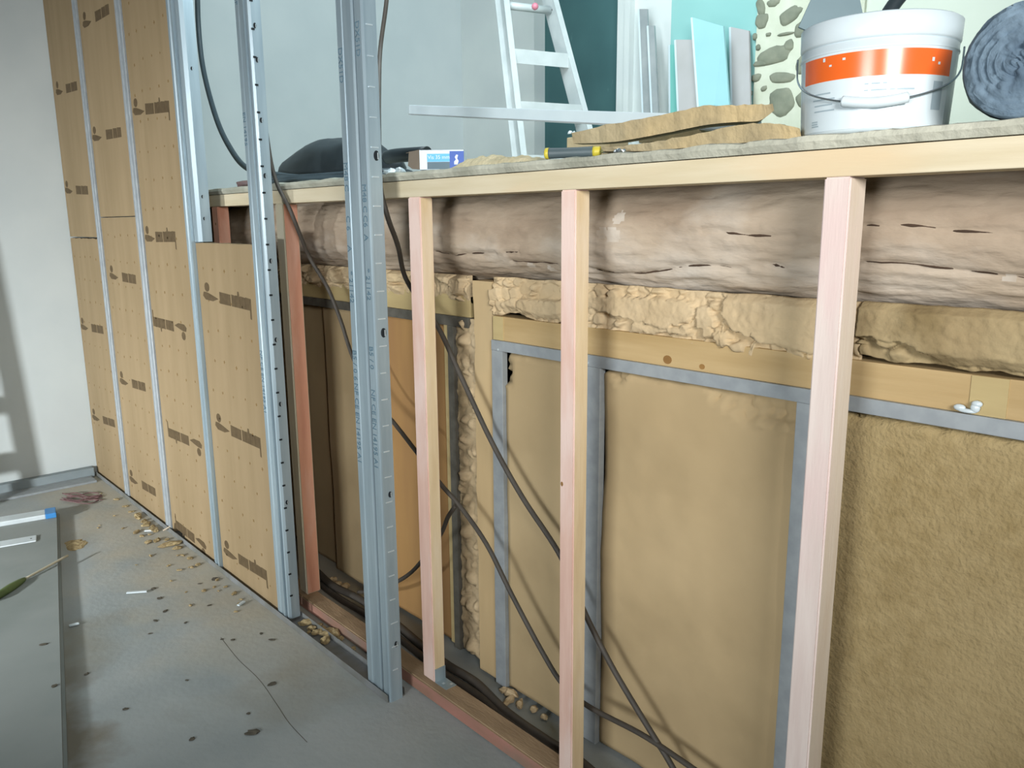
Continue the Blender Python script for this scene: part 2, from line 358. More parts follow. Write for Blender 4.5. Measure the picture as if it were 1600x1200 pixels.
# ------------------------------------------------------------------ printed insulation boards (left)
YP = 1.166
def mark(bm, a, b, flip=False, h=0.052, short=False):
    """printed logo: leaf + foot + row of block letters, from point a to b in the board plane"""
    a = Vector((a[0], 0, a[1])); b = Vector((b[0], 0, b[1]))
    if flip: a, b = b, a
    L = (b-a).length; ex = (b-a)/L; ez = Vector((-ex.z, 0, ex.x)); ez = ez if not flip else Vector((-ex.z, 0, ex.x))
    if not flip and ez.z < 0: ez = -ez
    if flip and ez.z > 0: ez = -ez
    y = YP-0.0006
    def q(u, v): p = a+ex*u*L+ez*v*h; return (p.x, y, p.z)
    def poly(pts): fan(bm, [q(*p) for p in pts], 1, (0, 0.0012, 0))
    poly([(0.10+0.055*math.cos(t), 0.98+0.34*math.sin(t)) for t in [2*math.pi*i/10 for i in range(10)]])
    poly([(0.02, 0.60), (0.1, 0.60), (0.2, 0.48), (0.34, 0.28), (0.22, 0.04), (0.06, 0.05), (0.0, 0.3)])
    e = 0.4; segs = [(0.37, 0.60), (0.62, 0.70), (0.703, 0.79), (0.793, 0.89), (0.893, 1.0)]
    if short: segs = [(0.5, 0.72), (0.74, 0.87), (0.88, 1.0)]
    for i, (u, v) in enumerate(segs):
        poly([(u, 0.0), (v, 0.0), (v, 0.78), (u, 0.82)])
    if not short:
        poly([(0.975, 0.02), (0.975, -0.55), (1.0, -0.6), (1.0, 0.02)]); poly([(0.74, 0.8), (0.78, 0.8), (0.77, 1.1), (0.745, 1.1)])
def board(x0, x1, z0, z1, marks, label, dots, rag=0.0, z1b=None, hole=None):
    bm = bmesh.new(); T = 0.045
    top = []
    k = 24
    for i in range(k+1):
        x = x1+(x0-x1)*i/k
        top.append((x, YP, z1+rag*nz(x, z1, 1, 30, 3)))
    pts = [(x0, YP, z0)]
    if hole: pts += [(hole[0], YP, z0), (hole[0]+0.02, YP, z0+hole[2]*0.7), (hole[0]+0.09, YP, z0+hole[2]), (hole[1], YP, z0+hole[2]*0.85), (hole[1]+0.01, YP, z0)]
    pts += [(x1, YP, z0)]+top
    fan(bm, pts, 0, (0, T, 0))
    for m in marks:
        a = P(m[0], m[1], 1, YP); b = P(m[2], m[3], 1, YP)
        a.x = max(a.x, x0+0.008); b.x = min(b.x, x1-0.006)
        mark(bm, (a.x, a.z), (b.x, b.z), len(m) > 4 and m[4] == 'f', short=(len(m) > 4 and m[4] == 's'))
    if dots:
        r = 0.0; z = z0+0.08; j = 0
        while z < z1-0.03:
            x = x0+0.05+(0.04 if j % 2 else 0.0)
            while x < x1-0.03:
                c = Vector((x+random.uniform(-.006, .006), YP-0.0006, z+random.uniform(-.006, .006))); rr = random.uniform(0.0045, 0.008)
                ph = random.uniform(0, 1)
                fan(bm, [c+Vector((math.cos(t+ph)*rr*(1 if i % 2 else 0.55), 0, math.sin(t+ph)*rr*(1 if i % 2 else 0.55))) for i, t in enumerate([2*math.pi*i/8 for i in range(8)])], 2, (0, 0.0012, 0))
                x += 0.098
            z += 0.115; j += 1
    o = obj('insulation_board', bm, [M_kraft, M_ink, M_dot])
    return tag(o, label, 'insulation board', None)
zs1 = P(120, 371, 1, YP).z; zs2 = P(180, 339, 1, YP).z
board(XL+0.005, -4.338, zs1+0.004, 2.94, [(88, 150, 121, 141, 's'), (102, 303, 138, 304, 's')], 'upper brown printed insulation board next to the white wall corner', False, 0.003)
board(XL+0.005, -4.338, 0.004, zs1-0.004, [(127, 515, 162, 522, 's'), (145, 656, 180, 668, 's')], 'lower brown printed insulation board next to the white wall corner', True, 0.006)
board(-4.272, -3.733, zs2+0.002, 2.94, [(130, 46, 171, 22, 's'), (145, 222, 190, 214, 's')], 'upper brown printed insulation board between the two leftmost metal studs', False)
board(-4.272, -3.733, 0.004, zs2-0.002, [(172, 436, 213, 444, 's'), (188, 600, 228, 612, 's'), (203, 752, 244, 776, 's')], 'lower brown printed insulation board between the two leftmost metal studs', True)
board(-3.662, -3.161, 0.004, 2.94, [(200, 184, 265, 175), (217, 378, 275, 378), (236, 494, 291, 507, 'f'), (262, 668, 315, 690, 'f'), (274, 812, 322, 849, 'f')], 'tall brown printed insulation board with a chipped bottom corner, left of the light blue studs', True, hole=(-3.655, -3.52, 0.07))
zh = P(350, 381, 1, YP).z
board(-3.087, -2.577, 0.004, zh, [(318, 468, 393, 486), (337, 670, 408, 702), (350, 866, 418, 908)], 'half height brown printed insulation board with its top edge open below the timber frame', True, 0.002)

# ------------------------------------------------------------------ metal studs of the lining
YF = 1.157
def printed(bm, x, z, s, size, mi=1, gap=None):
    # text runs downwards on the front face
    M = Matrix.Translation((x, YF-0.0003, z)) @ Matrix(((0, 1, 0, 0), (0, 0, -1, 0), (-1, 0, 0, 0), (0, 0, 0, 1)))
    # local x (reading) -> world -Z ; local y (up of letters) -> world +X ; local z -> world -Y
    text_bm(bm, s, size, M, mi)
def flush_stud(x0, x1, z0, z1, label, lips=False):
    bm = bmesh.new()
    w = x1-x0
    sheet(bm, [(x0, YF+0.045), (x0, YF+0.002), (x0+0.002, YF), (x0+w*.3, YF), (x0+w*.36, YF+0.0025), (x0+w*.62, YF+0.0025), (x0+w*.68, YF), (x1-0.002, YF), (x1, YF+0.002), (x1, YF+0.045)], z0, z1)
    if lips:
        for u in (x0+w*.36, x1-0.004): bx(bm, (u, YF-0.003, z0), (u+0.006, YF, z1), 0)
    return bm
o = obj('metal_stud', flush_stud(-4.335, -4.275, 0.015, 2.94, ''), [M_galvd]); tag(o, 'grey metal stud set flush between the brown boards, nearest the white wall', 'metal stud', 'lining studs')
o = obj('metal_stud', flush_stud(-3.73, -3.665, 0.015, 2.94, ''), [M_galvd]); tag(o, 'grey metal stud set flush between the brown boards, second from the white wall', 'metal stud', 'lining studs')
def notches(bm, x, y0, y1, z0, z1, step, mi_d=2, mi_b=3, w=0.006, dx=0.0015):
    z = z0; i = 0
    while z < z1:
        ww = random.uniform(.8, 1.1)
        bx(bm, (x-0.001, y0, z), (x+dx, y0+(y1-y0)*ww, z+w*.5), mi_b)
        z += step; i += 1
def hole(bm, x, y, z, r, mi=2, ring=3):
    k = 18
    fan(bm, [(x+0.0012, y+r*0.62*math.cos(t), z+r*math.sin(t)) for t in [2*math.pi*i/k for i in range(k)]], mi, (-0.002, 0, 0))
    a = [(x+0.002, y+r*.2, z-r*.7), (x+0.002, y+r*.42, z-r*.7), (x+0.002, y+r*.42, z+r*.6), (x+0.002, y+r*.2, z+r*.6)]
    fan(bm, a, ring, (-0.0015, 0, 0))
# stud at the end of the boards: full height folded strip plus a shorter channel resting on the half board
t = thing('metal_stud', 'light blue galvanised double stud whose right channel ends on top of the half height board', 'metal stud', (-3.1, 1.18, 0.015), 'lining studs')
bm = bmesh.new(); x0 = -3.158
sheet(bm, [(x0, YF+0.045), (x0, YF+0.002), (x0+0.02, YF+0.001), (x0+0.022, YF-0.004), (x0+0.034, YF-0.004), (x0+0.036, YF+0.002), (x0+0.050, YF+0.002), (x0+0.052, YF-0.004), (x0+0.066, YF-0.004), (x0+0.068, YF+0.04)], 0.015, 3.05)
obj('flange', bm, [M_galv], t)
bm = bmesh.new(); x0 = -3.086
sheet(bm, [(x0, YF+0.05), (x0, YF+0.006), (x0+0.012, YF+0.002), (x0+0.03, YF), (x0+0.042, YF+0.004), (x0+0.048, YF+0.018), (x0+0.048, YF+0.055), (x0+0.03, YF+0.058)], zh+0.004, 3.05)
for zz in (1.42, 1.5, 1.95, 2.2): hole(bm, x0+0.048, YF+0.03, zz, 0.006)
obj('channel', bm, [M_galv, M_inkb, M_hole, M_emb], t)
# second free stud
t = thing('metal_stud', 'light blue galvanised stud with round edge, right of the half height brown board', 'metal stud', (-2.53, 1.18, 0.015), 'lining studs')
bm = bmesh.new(); x0, x1 = -2.574, -2.513
sheet(bm, [(x0, YF+0.048), (x0, YF+0.002), (x0+0.002, YF), (x0+0.022, YF), (x0+0.026, YF+0.002), (x0+0.044, YF+0.002), (x0+0.048, YF-0.001), (x1, YF-0.001), (x1, YF+0.048)], 0.015, 3.05)
for z, s in ((0.98, 'NF CE EN 14195 A1'), (1.75, 'EN 14195'), (2.1, 'NF')): printed(bm, x0+0.012, z, s, 0.026)
obj('flange', bm, [M_galv, M_inkb], t)
bm = bmesh.new(); xa = x1+0.004
sheet(bm, [(xa, YF+0.045), (xa, YF+0.006), (xa+0.006, YF+0.004), (xa+0.012, YF+0.006), (xa+0.016, YF+0.014), (xa+0.016, YF+0.046), (xa+0.006, YF+0.048)], 0.015, 3.05)
z = 0.1
while z < 3.0: bx(bm, (xa+0.0145, YF+0.012, z), (xa+0.0175, YF+0.022, z+0.006), 2); z += 0.082
for zz in (0.45, 0.80, 1.02, 1.28, 1.55, 1.72, 1.9, 2.0): hole(bm, xa+0.016, YF+0.024, zz, 0.008)
obj('channel', bm, [M_galv, M_inkb, M_hole, M_emb], t)
# nearest stud pair
t = thing('metal_stud', 'nearest and widest galvanised double stud with stamped lettering and punched side', 'metal stud', (-1.9, 1.18, 0.0), 'lining studs')
bm = bmesh.new(); x0, x1 = -1.966, -1.889
sheet(bm, [(x0, YF+0.046), (x0, YF+0.002), (x0+0.002, YF), (x0+0.026, YF), (x0+0.029, YF+0.002), (x0+0.047, YF+0.002), (x0+0.050, YF), (x1-0.004, YF), (x1-0.001, YF+0.0015), (x1, YF+0.005), (x1, YF+0.046)], 0.004, 3.05)
for z, s in ((2.02, '06'), (1.56, 'M48 C'), (1.42, 'C 6'), (1.34, 'A'), (1.27, '* 21142'), (1.05, 'B5 / 0 6'), (0.955, 'NF CE EN 14195 A1'), (1.85, 'DX51D')): printed(bm, x0+0.013, z, s, 0.028)
obj('left_channel', bm, [M_galv, M_inkb], t)
bm = bmesh.new(); x0, x1 = -1.878, -1.842
sheet(bm, [(x0, YF+0.044), (x0, YF+0.003), (x0+0.002, YF), (x1-0.005, YF), (x1-0.001, YF+0.002), (x1, YF+0.006), (x1, YF+0.043), (x1-0.012, YF+0.044)], 0.0, 3.05)
for z, s in ((1.50, 'M48 C'), (1.42, 'C6'), (1.37, 'A'), (1.28, '* 21142'), (1.07, 'B5 / 0'), (0.95, 'NF CE EN 14195 A1'), (1.9, 'DX51D')): printed(bm, x0+0.013, z, s, 0.027)
notches(bm, x1, YF+0.012, YF+0.034, 0.10, 2.1, 0.0745)
for (px, py) in ((584, 243), (599, 520), (608, 773), (615, 1008)):
    p = P(px, py, 0, x1); hole(bm, x1, YF+0.027, p.z, 0.013 if py < 600 else 0.009)
obj('right_channel', bm, [M_galv, M_inkb, M_hole, M_emb], t)
# U track on the floor
bm = bmesh.new()
bx(bm, (XL+0.02, YF-0.006, 0.0005), (-1.848, YF+0.056, 0.0025)); bx(bm, (XL+0.02, YF-0.006, 0.0025), (-1.848, YF-0.0045, 0.024)); bx(bm, (XL+0.02, YF+0.0545, 0.0025), (-1.848, YF+0.056, 0.024))
tag(obj('floor_track', bm, mat('dusty_track', '#85888a', '#74756f', 12, 0.6, metal=0.2)), 'dusty grey metal floor track under the metal studs', 'track')

# ------------------------------------------------------------------ timber frame
YT = 1.274
def tstud(x0, x1, z0, z1, depth, mats, label, knots=(), taper=0.0, lean=0.0):
    bm = bmesh.new(); vs, fs = bx(bm, (x0, YT, z0), (x1, YT+depth, z1))
    if lean:
        for v in vs[:4]: v.co.x += lean
    for f in fs:
        n = f.normal if f.normal.length else Vector((0, 0, 0))
    bm.normal_update()
    for f in bm.faces: f.material_index = 0 if f.normal.y < -0.5 else 1
    bmesh.ops.bevel(bm, geom=bm.edges[:], offset=0.003, segments=2, affect='EDGES')
    mm = list(mats)
    for (dx, z, r) in knots:
        fan(bm, [(x0+dx+r*math.cos(a), YT-0.0005, z+1.4*r*math.sin(a)) for a in [2*math.pi*i/10 for i in range(10)]], 2, (0, 0.001, 0))
    return tag(obj('timber_stud', bm, mm+[M_knot]), label, 'timber stud', 'uprights of the timber frame')
zb, zt = 0.045, 1.466
tstud(-3.178, -3.120, zb, zt, 0.045, (M_tsalmon, M_tsalmon), 'salmon pink timber stud seen above the half height brown board', ((0.03, 1.40, 0.004),))
tstud(-2.628, -2.570, zb, zt, 0.055, (M_tgrey, M_tsalmon), 'timber stud with pale front and salmon side beside the second light blue metal stud')
tstud(-1.836, -1.780, zb, zt, 0.042, (M_tpink, M_tcream), 'pink fronted timber stud standing on a small steel bracket')
tstud(-1.257, -1.212, zb, zt, 0.046, (M_tpink, M_tcream), 'pink and cream timber stud in the middle of the open frame', ((0.008, 0.80, 0.004),))
tstud(-0.657, -0.612, zb, zt, 0.056, (M_tpale, M_tpale2), 'pale pinkish timber stud nearest the camera below the white bucket')
bm = box((-3.30, YT, zt), (0.45, YT+0.07, 1.5095), 0.002)
tag(obj('top_plate', bm, M_plate), 'long pale timber rail running across the top of the studs', 'timber rail')
bm = bmesh.new(); bx(bm, (-3.25, YT-0.022, 0.0), (0.45, YT+0.045, 0.045)); bm.normal_update()
for f in bm.faces: f.material_index = 1 if f.normal.y < -0.5 else 0
bmesh.ops.bevel(bm, geom=bm.edges[:], offset=0.004, segments=2, affect='EDGES')
tag(obj('bottom_plate', bm, [M_sole, M_solep]), 'dusty pink stained timber plate on the floor under the studs', 'timber rail')
# steel bracket
bm = bmesh.new()
bx(bm, (-1.779, YT+0.002, 0.0455), (-1.777, YT+0.04, 0.088)); bx(bm, (-1.777, YT+0.002, 0.0455), (-1.725, YT+0.04, 0.0475))
for (a, b) in ((-1.76, 0.012), (-1.742, 0.028)): bx(bm, (a, YT+b, 0.0475), (a+0.008, YT+b+0.008, 0.0478), 1)
tag(obj('angle_bracket', bm, [M_galv, M_emb]), 'small grey steel angle bracket at the foot of the pink timber stud', 'bracket')

# ------------------------------------------------------------------ log beam
bm = bmesh.new()
LX0, LX1, NX, NA = -3.4, 0.5, 760, 130
yc, zc, R0 = 1.555, 1.372, 0.138
cracks = []   # (list of (x, angle))
def ang_of(px, py):
    # intersection of pixel ray with the log cylinder
    d = (fwd*FPX + rt*(px-800) + up*(600-py)); o = EYE
    a = d.y**2+d.z**2; b = 2*(d.y*(o.y-yc)+d.z*(o.z-zc)); c = (o.y-yc)**2+(o.z-zc)**2-R0**2
    D = b*b-4*a*c
    if D < 0: D = 0
    s = (-b-math.sqrt(D))/(2*a); p = o+d*s
    return (p.x, math.atan2(p.z-zc, p.y-yc) % (2*math.pi))
for pl in ([(678, 393), (710, 400), (735, 397), (775, 395)], [(790, 394), (812, 393)], [(800, 408), (840, 410), (872, 412)], [(925, 418), (960, 427), (1000, 428), (1040, 424), (1075, 418), (1115, 417), (1165, 424)],
           [(1095, 362), (1130, 363), (1175, 368), (1240, 368)], [(1350, 352), (1400, 351), (1440, 353), (1500, 361), (1600, 366)], [(1350, 412), (1420, 416), (1480, 424), (1540, 432), (1600, 440)], [(1200, 416), (1225, 421)]):
    cracks.append([ang_of(*p) for p in pl])
def cdist(x, a):
    best = 9
    for pl in cracks:
        for (x1, a1), (x2, a2) in zip(pl, pl[1:]):
            dx, da = (x2-x1), (a2-a1)*R0
            px_, pa = x-x1, (a-a1)*R0
            tt = max(0, min(1, (px_*dx+pa*da)/(dx*dx+da*da+1e-12)))
            best = min(best, math.hypot(px_-tt*dx, pa-tt*da))
    return best
rings = []
for i in range(NX+1):
    x = LX0+(LX1-LX0)*i/NX; rr = []
    for j in range(NA):
        a = 2*math.pi*j/NA
        r = R0 + 0.010*nz(x, math.cos(a), math.sin(a), 1.3, 3) + 0.0045*nz(x*2.5, math.cos(a)*2, math.sin(a)*3, 4, 6)
        if abs(a) > 1.2 or True:
            cdv = cdist(x, a) if (math.cos(a) < 0.3) else 9
            if cdv < 0.012: r -= 0.007*(1-cdv/0.012)**1.5
        zz = zc+r*math.sin(a)
        zz = min(zz, 1.508)
        rr.append(bm.verts.new((x, yc+r*math.cos(a), zz)))
    rings.append(rr)
for i in range(NX):
    a, b = rings[i], rings[i+1]
    for j in range(NA):
        f = bm.faces.new((a[j], a[(j+1) % NA], b[(j+1) % NA], b[j])); f.smooth = True
        x = LX0+(LX1-LX0)*(i+.5)/NX; an = 2*math.pi*(j+.5)/NA
stain = [ang_of(957, 366), ang_of(940, 364), ang_of(968, 340), ang_of(830, 414), ang_of(862, 420), ang_of(1575, 440)]
for f in bm.faces:
    c = f.calc_center_median(); an = math.atan2(c.z-zc, c.y-yc) % (2*math.pi)
    for k, (sx, sa) in enumerate(stain):
        d = math.hypot((c.x-sx)*0.75, (an-sa)*R0)+0.006*nz(c.x, c.y, c.z, 60, 3)
        if d < (0.017, 0.013, 0.014, 0.012, 0.010, 0.009)[k] and f.material_index == 0: f.material_index = 2
def logr(x, a): return R0 + 0.010*nz(x, math.cos(a), math.sin(a), 1.3, 3) + 0.0045*nz(x*2.5, math.cos(a)*2, math.sin(a)*3, 4, 6)
for pl in cracks:
    q_ = smooth_pts([(x, a, 0) for x, a in pl], 10); pts = []
    for k, v in enumerate(q_):
        a = v.y+0.010*nz(v.x, 0, 0, 30, 3); r = logr(v.x, a)-0.0062
        pts.append((v.x, yc+r*math.cos(a), zc+r*math.sin(a)))
    tube(bm, pts, lambda u: 0.0004+0.0026*math.sin(math.pi*min(1, max(0, u)))**0.5*(0.7+0.5*math.sin(u*19)), 6, 1, k=1)
bm.faces.new(rings[0]); bm.faces.new(rings[-1][::-1])
tag(obj('log_beam', bm, [M_log, M_crack, M_stainw]), 'old round grey brown log beam with long cracks behind the studs', 'beam')

# ------------------------------------------------------------------ back of the cavity
YC = 1.455
# yellow wood rails
bm = box((-1.697, YC, 1.075), (0.45, YC+0.06, 1.142), 0.002)
for (px, py, r) in ((1043, 562, 0.010), (1097, 573, 0.006)):
    p = P(px, py, 1, YC); fan(bm, [(p.x+r*1.2*math.cos(a), YC-0.0006, p.z+r*math.sin(a)) for a in [2*math.pi*i/14 for i in range(14)]], 1, (0, 0.0012, 0))
p0 = P(1518, 600, 1, YC).x; p1 = P(1578, 600, 1, YC).x
bx(bm, (p0, YC-0.002, 1.0755), (p1, YC+0.01, 1.1415), 2)
bx(bm, (-1.698, YC-0.002, 1.0755), (-1.655, YC+0.01, 1.1415), 2)
tag(obj('wood_rail', bm, [M_beam, M_knot, M_beamy]), 'yellow pine rail with two dark knots under the crumbly filling', 'timber rail')
YL = 1.50
bm = box((-3.35, YL-0.012, 1.121), (-1.84, YL+0.05, 1.185), 0.002)
tag(obj('wood_rail', bm, [M_beamy]), 'yellow pine rail left of the pale upright board, above the darker metal rail', 'timber rail')
# pale upright board
bm = bmesh.new()
k = 60; xs0 = P(741, 470, 1, YC+0.01).x; xs1 = P(771, 600, 1, YC+0.01).x
for i in range(k):
    z0 = 0.01+1.225*i/k; z1 = 0.01+1.225*(i+1)/k
    e0 = 0.008*nz(0, 0, z0, 12, 4); e1 = 0.008*nz(0, 0, z1, 12, 4)
    vs = [(xs0+e0, YC+0.008, z0), (xs1, YC+0.008, z0), (xs1, YC+0.008, z1), (xs0+e1, YC+0.008, z1)]
    fan(bm, vs, 0, (0, 0.05, 0))
bmesh.ops.remove_doubles(bm, verts=bm.verts[:], dist=1e-5)
tag(obj('upright_board', bm, M_postp), 'pale tan upright board between the two metal framed bays', 'board')
# rails of the right hand frame
def cbox(lo, hi, mi=0): return box(lo, hi, 0.0015)
def rail(lo, hi, label, screws=(), m=M_galvd):
    bm = box(lo, hi, 0.0015)
    for (x, z) in screws:
        fan(bm, [(x+0.003*math.cos(a), lo[1]-0.001, z+0.003*math.sin(a)) for a in [2*math.pi*i/8 for i in range(8)]], 1, (0, 0.0015, 0))
    return tag(obj('metal_rail', bm, [m, M_emb]), label, 'metal rail', 'grey rails framing the cavity bays')
YR = YC-0.008
rail((-1.70, YR, 1.046), (0.45, YR+0.02, 1.075), 'long horizontal grey metal rail below the yellow pine rail', ((-1.67, 1.05), (-1.33, 1.055)))
xa = P(770, 700, 1, YR).x; xb = P(786, 700, 1, YR).x
rail((xa, YR, 0.012), (xb, YR+0.02, 1.046), 'upright grey metal rail right of the pale upright board')
xa2 = P(921, 700, 1, YR).x-0.03; xb2 = P(936, 700, 1, YR).x
rail((xa2, YR, 0.012), (xb2, YR+0.02, 1.046), 'upright grey metal rail just right of the middle timber stud')
xa3 = P(1240, 700, 1, YR).x; xb3 = xa3+0.04
rail((xa3, YR, 0.012), (xb3, YR+0.02, 1.046), 'upright grey metal rail partly behind the nearest timber stud')
# left frame
rail((-3.35, YL-0.018, 1.090), (-1.845, YL+0.0, 1.121), 'dark horizontal metal rail in the left cavity bay', m=M_galvdk)
xv = P(703, 700, 1, YL-0.018).x; xw = P(711, 700, 1, YL-0.018).x
rail((xv, YL-0.018, 0.012), (xw+0.003, YL, 1.090), 'thin upright metal rail left of the lumpy filling strip', m=M_galvdk)
# boards
def batt(x0, x1, z0, z1, y, m, label, rag=0.0, seed=0, torn=None, bulge=0.004):
    bm = bmesh.new(); nx = max(8, int((x1-x0)/0.012)); nzz = int((z1-z0)/0.012)
    g = []
    for i in range(nx+1):
        row = []
        x = x0+(x1-x0)*i/nx
        for j in range(nzz+1):
            z = z0+(z1-z0)*j/nzz
            dy = bulge*nz(x+seed, z, 0, 3, 4)
            if torn:
                # torn, crumpled band under the rail
                d = z1-z-torn(i/nx)
                if d < 0:
                    c = abs(nz(x*1.4+seed, z, 2, 34, 4)); dy += 0.018*min(1, -d/0.008)+0.045*(c-0.3)
                elif d < 0.006: dy -= 0.003
            row.append(bm.verts.new((x, y+dy, z)))
        g.append(row)
    for i in range(nx):
        for j in range(nzz):
            f = bm.faces.new((g[i][j], g[i+1][j], g[i+1][j+1], g[i][j+1])); f.smooth = True
    ed = [v for r in g for v in r]
    # thickness
    per = [g[i][0] for i in range(nx+1)]+[g[nx][j] for j in range(1, nzz+1)]+[g[i][nzz] for i in range(nx-1, -1, -1)]+[g[0][j] for j in range(nzz-1, 0, -1)]
    bk = [bm.verts.new((v.co.x, y+0.06, v.co.z)) for v in per]
    for i in range(len(per)):
        bm.faces.new((per[i], bk[i], bk[(i+1) % len(per)], per[(i+1) % len(per)]))
    bm.faces.new(bk)
    return tag(obj('insulation_batt', bm, m), label, 'insulation batt', 'tan fibre batts in the cavity')
batt(xb+0.001, xa2-0.001, 0.015, 1.044, YC+0.006, M_batt, 'tan fibre batt left of the middle timber stud', seed=1, torn=lambda u: 0.10 if u < 0.06 else 0.008)
def tr(u):
    return 0.006+(0.03*max(0, 1-abs(u-0.08)/0.08))+(0.055*max(0, min(1, (u-0.55)/0.2)))
batt(xb2+0.001, xa3-0.001, 0.015, 1.044, YC+0.008, M_batt, 'wide smooth tan fibre batt with a torn top edge, left of the nearest timber stud', seed=5, torn=tr, bulge=0.009)
batt(xb3+0.001, 0.45, 0.015, 1.044, YC+0.004, M_battc, 'coarse olive brown fibre batt at the right edge', seed=9, torn=lambda u: 0.006+0.012*abs(math.sin(u*23)), bulge=0.006)
xo0 = P(600, 600, 1, YL+0.004).x
batt(-3.3, -2.77, 0.015, 1.088, YL+0.03, M_batt, 'tan batt behind the second timber stud', seed=12)
batt(-2.765, xo0, 0.015, 1.088, YL+0.006, M_batt, 'tan fibre batt behind the left of the widest metal stud', seed=3)
batt(xo0+0.002, xv-0.035, 0.015, 1.088, YL+0.004, M_batto, 'orange brown fibre batt between the widest metal stud and the bracketed timber stud', seed=4)
bm = box((xv-0.033, YL-0.006, 0.015), (xv-0.001, YL+0.04, 1.089), 0.002)
tag(obj('wood_batten', bm, M_beamy), 'yellow wood batten right behind the bracketed timber stud', 'batten')

# crumbly filling: larger broken pieces (outlines in the plane of the cavity) set among small lumps
PIECES = []
for pl in ([(918, 462), (1078, 470), (1086, 490), (1074, 502), (1040, 512), (990, 500), (960, 492), (938, 486), (918, 478)],
           [(1136, 455), (1192, 462), (1300, 470), (1300, 556), (1240, 548), (1180, 530), (1150, 520), (1130, 488)],
           [(990, 506), (1000, 498), (1050, 510), (1040, 522), (985, 520)], [(1048, 512), (1074, 506), (1078, 524), (1046, 520)],
           [(1118, 520), (1138, 514), (1142, 536), (1122, 550)], [(1092, 480), (1112, 478), (1118, 512), (1090, 515)],
           [(812, 468), (875, 470), (875, 500), (835, 496), (810, 484)], [(785, 475), (808, 464), (808, 486), (786, 488)], [(752, 452), (778, 450), (780, 470), (755, 466)],
           [(1330, 470), (1700, 480), (1700, 600), (1560, 575), (1480, 570), (1420, 535), (1345, 522)]):
    PIECES.append([(lambda q: (q.x, q.z))(P(a, b, 1, YC)) for a, b in pl])
def in_piece(x, z):
    for k, pl in enumerate(PIECES):
        ins = False
        for (x1, z1), (x2, z2) in zip(pl, pl[1:]+pl[:1]):
            if (z1 > z) != (z2 > z) and x < (x2-x1)*(z-z1)/(z2-z1)+x1: ins = not ins
        if ins: return k
    return -1
def lump(x, z, s, seed):
    p = Vector((x*s+seed, z*s*1.25, seed*3.1)); d, pts = noise.voronoi(p)
    return min(1, (d[1]-d[0])*1.6), pts[0]
def filling(x0, x1, zlo, zhi, y, amp, s, m, label, seed=0, step=0.0034, cat='filling'):
    bm = bmesh.new(); nx = int((x1-x0)/step); g = []
    zr0, zr1 = zlo, zhi
    for i in range(nx+1):
        x = x0+(x1-x0)*i/nx; a = zlo(x); b = zhi(x); n2 = max(6, int(0.14/step)) if not isinstance(step, tuple) else 20
        n2 = NZ; row = []
        for j in range(n2+1):
            z = a+(b-a)*j/n2
            wx = x+0.012*nz(x, z, 1, 14, 3); wz = z+0.012*nz(x, z, 7, 14, 3)
            e, c = lump(wx, wz, s, seed); e2, c2 = lump(wx+3, wz, s*2.7, seed+2)
            h = (0.5+0.5*math.sin(c.x*37.7+c.y*11.3)); h2 = 0.5+0.5*math.sin(c2.x*51+c2.y*17)
            tl = ((wx*s+seed)-c.x)*math.sin(c.x*91)*0.5+((wz*s*1.25)-c.y)*math.sin(c.y*73)*0.7
            edge = min(1, 4*j/n2+0.1)*min(1, 6*(1-j/n2)+0.25)
            dy = -amp*(0.15+0.85*h+0.6*tl)*min(1, e*3.0)**0.7*edge - amp*0.18*h2*min(1, e2*3)*edge + 0.003*nz(x, z, 4, 60, 3)
            if seed in (3, 11):
                k_ = in_piece(x+0.006*nz(x, z, 2, 45, 4), z+0.006*nz(x, z, 8, 45, 4))
                if k_ >= 0:
                    pl_ = PIECES[k_]; cx_0 = sum(p_[0] for p_ in pl_)/len(pl_); cz_0 = sum(p_[1] for p_ in pl_)/len(pl_)
                    dy = (-0.020-0.004*math.sin(k_*2.3)+0.05*math.sin(k_*1.7)*(x-cx_0)*(1 if k_ not in (1, 9) else 0.3)+0.10*math.sin(k_*2.9+1)*(z-cz_0)*(1 if k_ not in (1, 9) else 0.3)+0.006*nz(x, z, k_, 12, 4))*edge
                    dy += 0.0015*nz(x, z, 4, 70, 3)
                else:
                    e3, c3_ = lump(wx+7, wz, 30, seed+5); h3 = 0.5+0.5*math.sin(c3_.x*37+c3_.y*11)
                    dy = (0.004-0.022*h3*min(1, e3*2.5)**0.6)*min(1, edge*1.5)
            row.append(bm.verts.new((x, y+dy, z)))
        g.append(row)
    for i in range(nx):
        for j in range(NZ):
            f = bm.faces.new((g[i][j], g[i+1][j], g[i+1][j+1], g[i][j+1])); f.smooth = True
    per = [g[i][0] for i in range(nx+1)]+[g[nx][j] for j in range(1, NZ+1)]+[g[i][NZ] for i in range(nx-1, -1, -1)]+[g[0][j] for j in range(NZ-1, 0, -1)]
    bk = [bm.verts.new((v.co.x, max(y+0.006, v.co.y+0.004), v.co.z)) for v in per]
    for i in range(len(per)): bm.faces.new((per[i], bk[i], bk[(i+1) % len(per)], per[(i+1) % len(per)]))
    bm.faces.new(bk)
    return tag(obj('insulation_filling', bm, m), label, cat, None, 'stuff')
NZ = 46
def zl_mid(x): return 1.125+0.022*nz(x, 1, 0, 9, 4)+(0.02 if x < -1.35 else 0) - (0.02 if -0.95 < x < -0.88 else 0)
filling(-1.71, -0.66, zl_mid, lambda x: 1.250+0.003*nz(x, 2, 0, 12, 3), YC+0.010, 0.024, 7.5, M_fill, 'crumbly tan filling under the middle of the log beam', 3)
